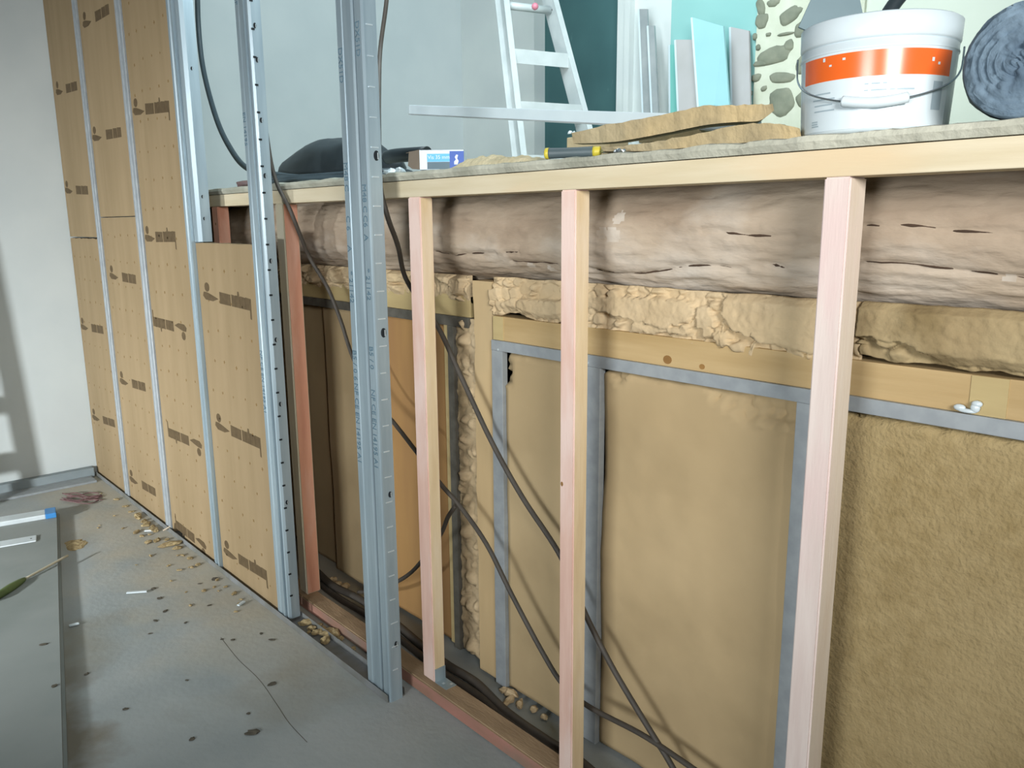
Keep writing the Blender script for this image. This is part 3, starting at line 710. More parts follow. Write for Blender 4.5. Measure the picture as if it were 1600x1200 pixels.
filling(-0.66, 0.45, lambda x: 1.150+0.014*nz(x, 5, 0, 9, 4), lambda x: 1.252+0.003*nz(x, 2, 0, 12, 3), YC+0.006, 0.014, 5, M_fillo, 'olive tan packed filling under the log at the right edge', 11)
filling(-3.3, -1.84, lambda x: 1.165+0.015*nz(x, 5, 0, 9, 4), lambda x: 1.246, YL-0.008, 0.028, 16, M_fill, 'crumbly tan filling under the left end of the log beam', 6)
# vertical lumpy strip
def vstrip(x0, x1, z0, z1, y, amp, s, m, label, seed):
    bm = bmesh.new(); nx = 16; nn = int((z1-z0)/0.006); g = []
    for i in range(nx+1):
        row = []
        for j in range(nn+1):
            x = x0+(x1-x0)*i/nx; z = z0+(z1-z0)*j/nn
            e, c = lump(x, z, s, seed); h = 0.5+0.5*math.sin(c.x*37+c.y*11)
            edge = min(1, 5*min(i/nx, 1-i/nx)+0.2)
            row.append(bm.verts.new((x+0.004*nz(x, z, 1, 30, 3), y-amp*(0.2+0.8*h)*(e**0.5)*edge+0.003*nz(x, z, 4, 60, 3), z)))
        g.append(row)
    for i in range(nx):
        for j in range(nn):
            f = bm.faces.new((g[i][j], g[i+1][j], g[i+1][j+1], g[i][j+1])); f.smooth = True
    per = [g[i][0] for i in range(nx+1)]+[g[nx][j] for j in range(1, nn+1)]+[g[i][nn] for i in range(nx-1, -1, -1)]+[g[0][j] for j in range(nn-1, 0, -1)]
    bk = [bm.verts.new((v.co.x, max(y+0.04, v.co.y+0.01), v.co.z)) for v in per]
    for i in range(len(per)): bm.faces.new((per[i], bk[i], bk[(i+1) % len(per)], per[(i+1) % len(per)]))
    bm.faces.new(bk)
    return tag(obj('insulation_filling', bm, m), label, 'filling', None, 'stuff')
vstrip(xw+0.004, xs0+0.002, 0.02, 1.118, YL-0.004, 0.030, 24, M_fill, 'lumpy tan strip of filling left of the pale upright board', 8)
# dark cavity backing and dusty cavity floor
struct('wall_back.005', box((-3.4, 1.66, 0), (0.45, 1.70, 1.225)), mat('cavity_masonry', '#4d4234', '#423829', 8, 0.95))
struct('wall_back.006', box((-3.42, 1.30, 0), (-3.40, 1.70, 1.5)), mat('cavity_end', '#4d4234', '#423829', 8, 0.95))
# white foam blob on the rail
bm = bmesh.new()
p = P(1512, 638, 1, YR)
for (dx, dz, sx, sz) in ((-0.012, 0, 0.010, 0.006), (0, -0.004, 0.016, 0.004), (0.012, 0.003, 0.008, 0.009), (0.014, 0.010, 0.009, 0.006)):
    bmesh.ops.create_icosphere(bm, subdivisions=2, radius=1, matrix=Matrix.Translation((p.x+dx, YR-0.002, p.z+dz)) @ Matrix.Diagonal((sx, 0.005, sz, 1)))
tag(obj('filler_blob', bm, M_white, smooth=True), 'small white blob of filler on the grey rail near the right edge', 'filler')

# ------------------------------------------------------------------ cables
def cable(pts, r, label, m=M_cable, group=None, name='cable'):
    bm = bmesh.new(); tube(bm, [P(a, b, 1, y) for a, b, y in pts], r, 10)
    return tag(obj(name, bm, m), label, 'cable', group)
cable([(308, -40, 1.60), (310, 40, 1.60), (318, 110, 1.58), (338, 185, 1.54), (360, 232, 1.50), (385, 262, 1.46), (425, 272, 1.42), (470, 278, 1.40), (500, 277, 1.40)], 0.012, 'dark cable hanging from above left of the second blue stud onto the coil', M_cableg)
cable([(394, -40, 1.235), (402, 60, 1.235), (408, 150, 1.24), (416, 205, 1.245), (424, 255, 1.25), (434, 290, 1.252), (452, 325, 1.258), (470, 370, 1.30), (485, 405, 1.35), (512, 450, 1.38), (532, 500, 1.39), (552, 560, 1.39), (585, 625, 1.385), (615, 660, 1.38), (650, 705, 1.365), (690, 758, 1.36), (718, 790, 1.37), (760, 850, 1.37), (800, 930, 1.37), (848, 1020, 1.37), (880, 1070, 1.37), (920, 1104, 1.375), (1000, 1146, 1.38), (1060, 1185, 1.385), (1110, 1220, 1.39)], 0.0068, 'black cable passing over the timber top rail beside the second blue metal stud', M_cable)
cable([(610, -60, 1.56), (603, 10, 1.55), (594, 80, 1.53), (592, 150, 1.45), (592, 220, 1.30), (594, 290, 1.252), (606, 340, 1.26), (622, 385, 1.33), (632, 430, 1.38), (655, 470, 1.39), (685, 512, 1.39), (722, 592, 1.39), (768, 690, 1.39), (815, 775, 1.39), (872, 862, 1.385), (900, 925, 1.385), (922, 975, 1.385), (962, 1052, 1.385), (1018, 1145, 1.385), (1040, 1180, 1.385), (1060, 1215, 1.385)], 0.0072, 'black cable curving down from behind the bracketed timber stud across the wide tan batt', M_cable)
cable([(712, 790, 1.385), (700, 808, 1.39), (690, 832, 1.39), (668, 865, 1.39), (645, 892, 1.39), (622, 908, 1.39), (590, 922, 1.39), (560, 925, 1.39)], 0.0068, 'short black cable branching down to the left behind the bracketed timber stud', M_cable)
def fcable(pts, r, label):
    bm = bmesh.new(); tube(bm, [P(a, b, 2, z) for a, b, z in pts], r, 10)
    return tag(obj('cable', bm, M_cable), label, 'cable', 'cables lying in the bottom of the cavity')
fcable([(495, 893, 0.03), (520, 915, 0.03), (560, 935, 0.025), (610, 968, 0.02), (660, 1010, 0.016), (700, 1040, 0.016), (745, 1068, 0.018), (790, 1112, 0.02), (850, 1155, 0.02), (905, 1190, 0.02), (960, 1240, 0.02)], 0.014, 'black cable lying on the cavity floor close behind the bottom plate')
fcable([(490, 905, 0.012), (530, 935, 0.012), (580, 965, 0.012), (640, 1010, 0.012), (690, 1050, 0.012), (745, 1085, 0.012), (800, 1130, 0.012), (870, 1178, 0.012), (930, 1230, 0.012)], 0.012, 'second black cable lying on the cavity floor nearest the bottom plate')
# bundle where cables meet at bottom right
# debris on the cavity floor and at the plate
def chunk(x, y, z, s, m, name, label, cat, group, flat=0.6, seed=None):
    bm = bmesh.new(); bmesh.ops.create_icosphere(bm, subdivisions=2, radius=1)
    sd = random.uniform(0, 100); rot = random.uniform(0, 6)
    sx, sy = s*random.uniform(.8, 1.5), s*random.uniform(.6, 1.0)
    for v in bm.verts:
        n_ = 1+0.45*nz(v.co.x+sd, v.co.y, v.co.z, 1.3, 3)
        c = v.co*n_; v.co = Vector((c.x*sx, c.y*sy, max(-0.55, c.z)*s*flat))
    zmin = min(v.co.z for v in bm.verts)
    R = Matrix.Rotation(rot, 4, 'Z')
    for v in bm.verts: v.co = R @ Vector((v.co.x, v.co.y, v.co.z-zmin)); v.co += Vector((x, y, z))
    return tag(obj(name, bm, m, smooth=False), label, cat, group)
for (px, py, s) in ((478, 975, .018), (487, 983, .015), (495, 990, .016), (505, 986, .018), (515, 992, .02), (508, 1003, .022), (522, 984, .014), (530, 990, .02), (535, 998, .012), (498, 978, .012), (552, 1015, .012), (480, 990, .010), (540, 985, .014)):
    p = P(px, py, 2, 0.004); chunk(p.x, min(max(p.y, 1.175), 1.235), 0.004, s, M_dust, 'rubble_lump', 'tan rubble lump on the floor between the metal track and the bottom plate', 'rubble', 'rubble between the track and the bottom plate')
for (px, py, s) in ((803, 1085, .020), (795, 1098, .018), (812, 1102, .016), (835, 1110, .014), (790, 1080, .014), (850, 1122, .012), (530, 905, .02), (552, 915, .022), (545, 908, .018)):
    p = P(px, py, 2, 0.004); chunk(p.x, min(p.y, 1.44), 0.004, s, M_fill, 'rubble_lump', 'tan crumb at the foot of the cavity batts', 'rubble', 'crumbs at the foot of the cavity batts')

# ------------------------------------------------------------------ on the mezzanine edge
ZS = 1.536
# bucket
YBk = 1.425
c = P(1363, 200, 1, YBk); bxc, byc = c.x, YBk
dfw = (Vector((bxc, byc, ZS+0.1))-EYE).dot(fwd)
rimr = 0.5*228*dfw/FPX; botr = 0.5*213*dfw/FPX
zr = P(1378, 42, 1, byc).z
HB = zr-ZS
t = thing('bucket', 'white plastic bucket with an orange band standing on the ledge', 'bucket', (bxc, byc, ZS))
bm = bmesh.new()
pf = [(0.0, ZS), (botr-0.006, ZS), (botr, ZS+0.006), (botr+(rimr-botr)*.75, ZS+HB*0.78), (rimr-0.012, ZS+HB*0.80), (rimr-0.014, ZS+HB*0.99), (rimr-0.018, ZS+HB*0.99), (rimr-0.03, ZS+HB*.5), (botr-0.008, ZS+0.01), (0.0, ZS+0.008)]
lathe(bm, pf, bxc, byc, 72)
obj('body', bm, M_white, t)
bm = bmesh.new()
lathe(bm, [(rimr-0.013, ZS+HB*0.78), (rimr-0.002, ZS+HB*0.79), (rimr, ZS+HB*0.81), (rimr+0.001, ZS+HB*0.985), (rimr-0.003, ZS+HB), (rimr-0.012, ZS+HB), (rimr-0.013, ZS+HB*0.78)], bxc, byc, 72)
lathe(bm, [(rimr-0.004, ZS+HB*0.70), (rimr-0.001, ZS+HB*0.71), (rimr-0.001, ZS+HB*0.72), (rimr-0.005, ZS+HB*0.73)], bxc, byc, 72)
obj('rim', bm, M_white, t)
vdir = math.atan2(EYE.y-byc, EYE.x-bxc)
def arc_patch(bm, a0, a1, z0, z1, off, mi, n=24):
    def rad(z): return botr+(rimr-botr)*.75*(z-ZS-0.006)/(HB*0.774)+off
    A = []
    for i in range(n+1):
        a = vdir+a0+(a1-a0)*i/n
        A.append([bm.verts.new((bxc+rad(z)*math.cos(a), byc+rad(z)*math.sin(a), z)) for z in (z0, z1)])
    for p_, q_ in zip(A, A[1:]):
        f = bm.faces.new((p_[0], q_[0], q_[1], p_[1])); f.material_index = mi; f.smooth = True
bm = bmesh.new()
d = math.radians
arc_patch(bm, -d(66), d(62), ZS+HB*0.035, ZS+HB*0.47, 0.0008, 0)
arc_patch(bm, -d(66), d(62), ZS+HB*0.47, ZS+HB*0.685, 0.0008, 1)
for (a0, a1, z) in ((-50, -34, .36), (-52, -30, .31), (-50, -32, .26), (-50, -30, .21), (-53, -46, .12), (-53, -46, .10), (-53, -45, .08), (-8, -5, .40), (-3, 3, .40), (5, 8, .40), (-8, -5, .345), (-3, 8, .345), (10, 14, .345), (15, 28, .345)):
    arc_patch(bm, d(a0), d(a1), ZS+HB*z, ZS+HB*(z+0.012), 0.0012, 2, 6)
arc_patch(bm, d(44), d(54), ZS+HB*0.18, ZS+HB*0.42, 0.0012, 2, 6)
for (a0, z, s) in ((-42, .66, .02), (-25, .64, .012), (-36, .60, .01), (40, .60, .02), (46, .57, .014)):
    arc_patch(bm, d(a0), d(a0+2.2), ZS+HB*(z-s), ZS+HB*(z+s*.6), 0.0013, 0, 3)
obj('label', bm, [M_white, M_orange, M_grey], t, label='white label with orange band and small grey print')
bm = bmesh.new(); hp = []
for i in range(25):
    u = -1+2*i/24; a = vdir+u*d(88); r_ = rimr+0.004-0.004*(1-abs(u))
    sag = HB*0.52*(1-abs(u)**1.6)**0.55
    hp.append((bxc+r_*math.cos(a), byc+r_*math.sin(a), ZS+HB*0.76-sag))
tube(bm, hp, 0.0016, 8, k=3); hw = obj('handle', bm, M_steel, t)
bm = bmesh.new(); tube(bm, [Vector(p_)+Vector((math.cos(vdir), math.sin(vdir), 0))*0.003 for p_ in hp[9:16]], 0.0085, 12, k=4); obj('grip', bm, M_white, hw)
# tools standing in the bucket
bm = bmesh.new()
dd = dfw
def pan(pts, depth, th, mi=0):
    fan(bm, [PF(a, b, depth) for a, b in pts], mi, fwd*th)
pan([(1248, 42), (1276, -20), (1330, -34), (1342, -10), (1348, 20), (1340, 60), (1290, 60)], dd+0.02, 0.004)
tag(obj('trowel', bm, mat('grey_trowel', '#6f8288', '#66797f', 8, 0.5)), 'broad grey blade of a trowel sticking out of the bucket', 'trowel')
bm = bmesh.new(); tube(bm, [PF(1372, 60, dd+0.03), PF(1388, 20, dd+0.03), PF(1418, -20, dd+0.03), PF(1440, -55, dd+0.03)], 0.012, 10, k=4)
tag(obj('tool_handle', bm, M_blk), 'black tool handle leaning out of the bucket', 'tool')
# roll of mineral wool
cr = P(1592, 92, 1, 1.31); rr_ = cr.z-ZS
t = thing('insulation_roll', 'dark blue grey wool roll in clear film beside the bucket at the right edge', 'roll', (cr.x, 1.45, ZS))
bm = bmesh.new(); n1 = 64; ringsR = []
for i in range(16):
    u = i/15*0.995; row = []
    for j in range(n1):
        a = 2*math.pi*j/n1; r_ = rr_*max(u, 0.02)
        sp = 0.006*math.sin((u*7-a/(2*math.pi))*2*math.pi)+0.006*nz(math.cos(a)*u, math.sin(a)*u, 0, 7, 4)
        y_ = 1.31+sp + (0.02*(u**8)); row.append(bm.verts.new((cr.x+r_*math.cos(a), y_, cr.z+r_*math.sin(a))))
    ringsR.append(row)
ringsR.append([bm.verts.new((cr.x+rr_*math.cos(2*math.pi*j/n1), 1.95, cr.z+rr_*math.sin(2*math.pi*j/n1))) for j in range(n1)])
for a_, b_ in zip(ringsR, ringsR[1:]):
    for j in range(n1):
        f = bm.faces.new((a_[j], a_[(j+1) % n1], b_[(j+1) % n1], b_[j])); f.smooth = True
bm.faces.new(ringsR[0]); bm.faces.new(ringsR[-1])
obj('wool', bm, M_wool, t)
bm = bmesh.new(); rows = []
for i in range(10):
    y_ = 1.335+0.62*i/9; row = []
    for j in range(40):
        a = 2*math.pi*j/40; r_ = rr_*(1.025+0.02*nz(math.cos(a)*2, y_*3, math.sin(a)*2, 2, 3))
        row.append(bm.verts.new((cr.x+r_*math.cos(a), y_, max(ZS+0.001, cr.z+r_*math.sin(a)))))
    rows.append(row)
for a_, b_ in zip(rows, rows[1:]):
    for j in range(40):
        f = bm.faces.new((a_[j], a_[(j+1) % 40], b_[(j+1) % 40], b_[j])); f.smooth = True
obj('film', bm, M_film, t, label='greyish clear plastic film')

# wood fibre scraps
def slab(pts, depth_vec, m, name, label, cat, rag=0.003, sub=10):
    """ragged slab: outline (list of points) thickened along depth_vec"""
    out = []
    for i in range(len(pts)):
        a = Vector(pts[i]); b = Vector(pts[(i+1) % len(pts)])
        for k in range(sub):
            p_ = a.lerp(b, k/sub); out.append(p_+Vector((0, 0, rag*nz(p_.x, p_.y, p_.z, 70, 3)))+Vector((1, 0, 0))*rag*nz(p_.x, p_.y, p_.z+5, 70, 3))
    bm = bmesh.new(); fan(bm, out, 0, depth_vec)
    return tag(obj(name, bm, m), label, cat)
# lower scrap lies flat on the slab: a curved sheet
def sheet_scrap(cols, th, m, label, name='fibre_board_scrap'):
    """cols: list of (front point, back point) defining the top surface"""
    bm = bmesh.new(); V = []
    for (f_, b_, th) in cols:
        f_, b_ = Vector(f_), Vector(b_); row = []
        for k in range(7):
            q_ = f_.lerp(b_, k/6); w_ = 0.003*nz(q_.x, q_.y, q_.z, 35, 4)
            e_ = 0.002*nz(q_.x, 1, k, 40, 4) if k in (0, 6) else 0
            row.append((q_+Vector((0, e_, w_)), q_+Vector((0, e_+(0.006 if k == 0 else 0), -th))))
        V.append([(bm.verts.new(a), bm.verts.new(b)) for a, b in row])
    for A, B in zip(V, V[1:]):
        for k in range(6):
            bm.faces.new((A[k][0], B[k][0], B[k+1][0], A[k+1][0])); bm.faces.new((A[k][1], A[k+1][1], B[k+1][1], B[k][1]))
        bm.faces.new((A[0][0], A[0][1], B[0][1], B[0][0])); bm.faces.new((A[6][1], A[6][0], B[6][0], B[6][1]))
    for A in (V[0], V[-1]):
        for k in range(6): bm.faces.new((A[k][0], A[k][1], A[k+1][1], A[k+1][0]))
    return tag(obj(name, bm, m), label, 'fibre board scrap')
def cols(lst, y, dep):
    out = []
    for (px, pt, pb) in [tuple(v) for v in smooth_pts([Vector(v) for v in lst], 6)]:
        f_ = P(px, pt, 1, y); g_ = P(px, pb, 1, y); g_.z = max(g_.z, ZS); out.append((f_, f_+Vector(dep), max(0.002, f_.z-g_.z)))
    return out
sheet_scrap(cols([(940, 231, 236), (985, 226, 236), (1050, 217, 235), (1110, 205, 232), (1160, 194, 226), (1210, 193, 222), (1250, 202, 218)], 1.31, (-0.045, 0.08, 0.0)), 0.012, M_scrap, 'lower humped scrap of tan fibre board on the ledge left of the bucket')
sheet_scrap(cols([(893, 208, 224), (960, 193, 221), (1040, 178, 207), (1100, 165, 195), (1150, 164, 190), (1185, 164, 188), (1207, 162, 172)], 1.40, (-0.085, 0.13, 0.01)), 0.020, M_scrap, 'upper scrap of tan fibre board propped above the lower one, left of the bucket')
# aluminium straightedge, resting on a pile of offcuts further back
a = P(643, 172, 1, 1.85); b = P(1185, 195, 1, 1.66)
ex = (b-a).normalized(); n_ = Vector((ex.y, -ex.x, 0)).normalized(); Lr = (b-a).length
bm = bmesh.new(); vs, fs = bx(bm, (0, -0.012, -0.018), (Lr, 0.012, 0.018))
bmesh.ops.bevel(bm, geom=bm.edges[:], offset=0.002, segments=2, affect='EDGES')
bx(bm, (0.0005, -0.0135, -0.0175), (Lr, -0.012, -0.0135), 1)
eu = ex.cross(-n_).normalized()
Mx = Matrix(((ex.x, -n_.x, 0, a.x), (ex.y, -n_.y, 0, a.y), (ex.z, -n_.z, 1, a.z), (0, 0, 0, 1)))
bm.transform(Mx)
tag(obj('straightedge', bm, [M_white, M_alud]), 'long white aluminium straightedge propped across the upper room in front of the ladder', 'straightedge')
mid = a.lerp(b, 0.84)
for k, (dx, dz) in enumerate(((0.0, 0), (0.01, 1), (-0.005, 2))):
    h = (mid.z-0.019-ZS)/3
    bm = box((mid.x-0.08+dx, mid.y-0.03, ZS+dz*h), (mid.x+0.10+dx, mid.y+0.05, ZS+(dz+1)*h-0.002), 0.002)
    tag(obj('offcut', bm, M_scrap), ('bottom', 'middle', 'top')[dz]+' offcut of the small pile holding up the straightedge behind the fibre scraps', 'offcut', 'offcuts under the straightedge')
# pebbly debris by the scraps
for (px, py, s) in ((890, 202, .006), (897, 204, .007), (906, 203, .006), (915, 203, .005), (925, 202, .006)):
    p = P(px, py+6, 1, 1.72); chunk(p.x, p.y, p.z-0.002, s, M_white, 'plaster_crumb', 'white plaster crumb on the pile under the straightedge', 'crumb', 'white plaster crumbs under the straightedge', 1.0)
hh = P(905, 212, 1, 1.72).z
tag(obj('offcut', box((P(893, 212, 1, 1.72).x, 1.70, ZS), (P(960, 212, 1, 1.72).x, 1.78, hh-0.004), 0.003), M_scrap), 'small tan offcut carrying white crumbs behind the left end of the upper scrap', 'offcut')
# chisel with grey and yellow handle
a = P(852, 231, 1, 1.30); b = P(938, 232, 1, 1.285)
t = thing('chisel', 'tool with dark grey and yellow handle lying on the ledge', 'chisel', (a.x, a.y, ZS))
b = P(938, 232, 1, 1.36); a.z = ZS+0.0125; b.z = ZS+0.0125
ex = (b-a).normalized()
bm = bmesh.new(); L_ = (b-a).length
tube(bm, [a+ex*L_*u for u in (0.07, .2, .4, .6, .8, .88)], lambda u: 0.0122-0.001*math.sin(u*math.pi), 16, k=3); obj('grip', bm, M_dgrey, t)
bm = bmesh.new(); tube(bm, [a, a+ex*0.003, a+ex*L_*.075], lambda u: 0.0105+0.0020*min(1, u*3), 16, k=2)
obj('end_cap', bm, M_yel, t)
bm = bmesh.new(); tube(bm, [a+ex*L_*.88, a+ex*L_*.99, b], lambda u: 0.0124-0.002*u, 16, k=2); obj('collar', bm, M_yel, t)
bm = bmesh.new(); tube(bm, [b, b+ex*0.03, b+ex*0.055], lambda u: 0.0035+0.001*u, 10, k=2); obj('shank', bm, M_steel, t)
for (px, py, s) in ((962, 228, .004), (968, 230, .005), (975, 231, .004)):
    p = P(px, py, 1, 1.29); chunk(p.x, 1.29, ZS, s, M_steel, 'metal_shaving', 'bright crumpled bit of foil at the tip of the chisel', 'foil', 'foil bits by the chisel', 1.0)
# plaster debris ridge between box and chisel
bm = bmesh.new(); xa_, xb_ = P(728, 245, 1, 1.36).x, P(858, 240, 1, 1.36).x
nx = 70; g = []
for i in range(nx+1):
    x = xa_+(xb_-xa_)*i/nx; row = []
    for j in range(13):
        v = j/12; y_ = 1.30+0.09*v; h_ = (0.020+0.014*nz(x, y_, 0, 22, 4))*math.sin(math.pi*v)**0.6*min(1, 6*min(i/nx, 1-i/nx)+0.15)
        row.append(bm.verts.new((x, y_, ZS-0.001+max(0, h_))))
    g.append(row)
for i in range(nx):
    for j in range(12): bm.faces.new((g[i][j], g[i+1][j], g[i+1][j+1], g[i][j+1]))
tag(obj('plaster_debris', bm, mat('beige_crumbs', '#c2b798', '#b0a586', 30, 0.95, bump=0.4)), 'low ridge of beige crumbled plaster between the blue box and the chisel', 'debris', None, 'stuff')
# screw box
t = thing('screw_box', 'small open white and blue cardboard screw box on the ledge', 'box', (P(690, 262, 1, 1.30).x, 1.32, ZS))
xl, xr = P(656, 262, 1, 1.285).x, P(730, 262, 1, 1.285).x
zt_ = P(700, 229, 1, 1.285).z; yb0, yb1 = 1.285, 1.345
box_turn = Matrix.Translation((xl, yb0, 0)) @ Matrix.Rotation(math.radians(44), 4, 'Z') @ Matrix.Translation((-xl, -yb0, 0))
xr = xl+0.118; yb1 = yb0+0.05
bm = bmesh.new(); th = 0.001
bx(bm, (xl, yb0, ZS), (xr, yb0+th, zt_)); bx(bm, (xl, yb1-th, ZS), (xr, yb1, zt_)); bx(bm, (xl, yb0, ZS), (xr, yb1, ZS+th)); bx(bm, (xl, yb0, zt_-th), (xr, yb1, zt_)); bx(bm, (xr-th, yb0, ZS), (xr, yb1, zt_))
H_ = zt_-ZS; Wb = xr-xl
def pat(u0, u1, v0, v1, mi, o_=0.0006): bx(bm, (xl+Wb*u0, yb0-o_, ZS+H_*v0), (xl+Wb*u1, yb0, ZS+H_*v1), mi)
pat(0.17, 0.70, 0.40, 0.80, 1); pat(0.17, 0.70, 0.03, 0.39, 2); pat(0.68, 1.0, 0.02, 0.92, 3, 0.0009)
TM = lambda u, v: Matrix.Translation((xl+Wb*u, yb0-0.0008, ZS+H_*v)) @ Matrix(((1, 0, 0, 0), (0, 0, -1, 0), (0, 1, 0, 0), (0, 0, 0, 1)))
text_bm(bm, 'Vis 35 mm', H_*0.27, TM(0.185, 0.62), 0, 0.0003)
fan(bm, [(xl+Wb*(0.83+0.05*u), yb0-0.0012, ZS+H_*(0.25+0.5*v)) for u, v in ((-1, 0), (-1, .3), (-.2, .5), (-.7, .75), (0, 1), (.8, .95), (.4, .6), (1, .35), (.5, 0))], 0, (0, 0.0006, 0))
bm.transform(box_turn); obj('body', bm, [M_boxw, M_boxl, M_boxd, M_boxb], t)
bm = bmesh.new()
fan(bm, [(xl, yb0, ZS+0.001), (xl, yb0, zt_), (xl-0.030, yb0+0.010, zt_-0.003), (xl-0.034, yb0+0.012, ZS+0.012), (xl-0.022, yb0+0.008, ZS+0.003)], 0, (0, 0.001, 0))
bm.transform(box_turn); obj('side_flap', bm, M_card, t)
bm = bmesh.new(); fan(bm, [(xl, yb0, zt_), (xl, yb1, zt_), (xl-0.035, yb1, zt_-0.004), (xl-0.04, yb0+0.02, zt_-0.006)], 0, (0, 0, 0.001))
bm.transform(box_turn); obj('top_flap', bm, M_card, t)
# black duct piece and white lump left of the box
bm = bmesh.new(); tube(bm, [P(606, 246, 1, 1.44), P(620, 243, 1, 1.44), P(668, 240, 1, 1.46)], 0.021, 16, k=4)
for v in bm.verts: v.co.z = max(v.co.z, ZS)
tag(obj('black_pipe', bm, M_blk), 'short black pipe lying behind the open end of the screw box', 'pipe')
p = P(612, 262, 1, 1.33); 
for q in range(2): chunk(p.x-0.02+q*0.045, 1.34, ZS, 0.016, M_white, 'plaster_lump', 'white plaster lump on the ledge right of the widest metal stud', 'plaster', 'white plaster lumps left of the screw box', 0.7)
# black bag + coil
cx_, cy_ = P(515, 270, 1, 1.50).x, 1.50
ztop = P(515, 215, 1, 1.50).z
bm = bmesh.new(); bmesh.ops.create_uvsphere(bm, u_segments=48, v_segments=24, radius=1)
xl_, xr_ = P(428, 262, 1, 1.5).x, P(612, 262, 1, 1.5).x
for v in bm.verts:
    c_ = v.co.copy(); z_ = max(c_.z, -0.25); q_ = 1+0.05*nz(c_.x, c_.y, c_.z, 2.2, 3)
    v.co = Vector(((xl_+xr_)/2+c_.x*(xr_-xl_)/2*q_, 1.53+c_.y*0.11*q_, ZS+0.022+(z_*(ztop-ZS-0.022))*q_ if z_ > 0 else ZS+0.022+z_*0.08))
tag(obj('black_bag', bm, M_blk, smooth=True), 'flat domed black bag lying on the ledge behind the widest metal stud', 'bag')
bm = bmesh.new()
for k in range(5):
    pts = []
    for i in range(33):
        a = 2*math.pi*i/32; pts.append(((xl_+xr_)/2-0.01*k+(0.56-0.012*k)*math.cos(a)*(xr_-xl_), 1.53+(0.185-0.008*k)*math.sin(a), ZS+0.007+0.0095*(k % 3)+0.004*math.sin(3*a+k)))
    tube(bm, pts, 0.0065, 8, k=2, caps=False)
tag(obj('cable_coil', bm, M_cableg), 'loose coil of dark cable around the black bag', 'cable')
# dark pinkish rag at the left end
p = P(378, 290, 1, 1.30); chunk(p.x, 1.31, ZS-0.002, 0.03, mat('brown_rag', '#6d5a58', '#5c4a49', 20, 0.9), 'rag', 'small dark brown rag on the ledge beside the second blue stud', 'rag', None, 0.5)

# ------------------------------------------------------------------ ladder in the upper room
tdir = Vector((0.24, 0.97, 0)).normalized(); ndir = Vector((tdir.y, -tdir.x, 0))
def foot(px, depth):
    d_ = fwd*FPX+rt*(px-800)+up*(600-330); q_ = EYE+d_*(depth/FPX); return Vector((q_.x, q_.y, ZS))
def build_ladder(f1, f2, height, label, steps0, nstep, spacing, lean, conv, loc, web=0.050):
    t = thing('ladder', label, 'ladder', loc)
    td = (f2-f1).normalized(); nd = Vector((td.y, -td.x, 0)); w = (f2-f1).length
    upv = (Vector((0, 0, 1))-nd*math.tan(lean)).normalized()
    def pt(s, h): # s 0..1 across, h along
        return f1.lerp(f2, s)+upv*h+td*(conv*h*(1 if s < .5 else -1) if s in (0, 1) else 0)
    for s in (0, 1):
        a_, b_ = pt(s, 0), pt(s, height); e3 = (b_-a_).normalized(); e1 = (td-e3*td.dot(e3)).normalized(); e2 = e3.cross(e1)
        M_ = Matrix(((e1.x, e2.x, e3.x, a_.x), (e1.y, e2.y, e3.y, a_.y), (e1.z, e2.z, e3.z, a_.z), (0, 0, 0, 1)))
        b2 = bmesh.new(); Lh = (b_-a_).length
        bx(b2, (-0.002, -web, 0), (0.002, web, Lh)); bx(b2, (-0.002 if s else -0.030, -web-0.002, 0), (0.030 if s else 0.002, -web+0.002, Lh)); bx(b2, (-0.002 if s else -0.030, web-0.002, 0), (0.030 if s else 0.002, web+0.002, Lh))
        z_ = steps0
        while z_ < Lh: 
            bx(b2, (-0.004, -0.02, z_-0.004), (0.004, -0.012, z_+0.004), 1); z_ += spacing
        b2.transform(M_); obj('rail', b2, [M_lad, M_hole], t)
    for k in range(nstep):
        h = steps0+spacing*k; a_ = pt(0, h)+td*(conv*0), 0
        p_ = f1+upv*h+td*conv*h; q_ = f2+upv*h-td*conv*h
        b2 = bmesh.new(); Lw = (q_-p_).length
        bx(b2, (0, -0.045, 0.014), (Lw, 0.045, 0.030)); bx(b2, (0, -0.048, -0.040), (Lw, -0.044, 0.030)); bx(b2, (0, 0.044, -0.010), (Lw, 0.048, 0.030))
        M_ = Matrix(((td.x, -nd.x, 0, p_.x), (td.y, -nd.y, 0, p_.y), (0, 0, 1, p_.z), (0, 0, 0, 1)))
        b2.transform(M_); obj('step', b2, M_lad, t)
    return t, upv
f1 = foot(822, 4.0); f2 = foot(936, 4.0+0.18)
lean = math.radians(22)
steps_h = []
t, uv = build_ladder(f1, f2, 1.9, 'aluminium ladder standing in the upper room in front of the dark green doorway', 0.17, 3, 0.29, lean, 0.075, (f1+f2)/2)
bm = bmesh.new(); hb = 1.045; tdl = (f2-f1).normalized()
tube(bm, [f1+uv*hb+tdl*0.078, f2+uv*hb-tdl*0.078], 0.020, 12, k=1); obj('crossbar', bm, M_lad, t)
# red knob on crossbar
pk = PF(836, 10, 4.02); bm = bmesh.new()
bmesh.ops.create_icosphere(bm, subdivisions=2, radius=0.018, matrix=Matrix.Translation(pk)); kn = obj('knob', bm, mat('pink_knob', '#c27a8a', '#b96f80', 8, 0.4), t, smooth=True, label='pinkish red knob')

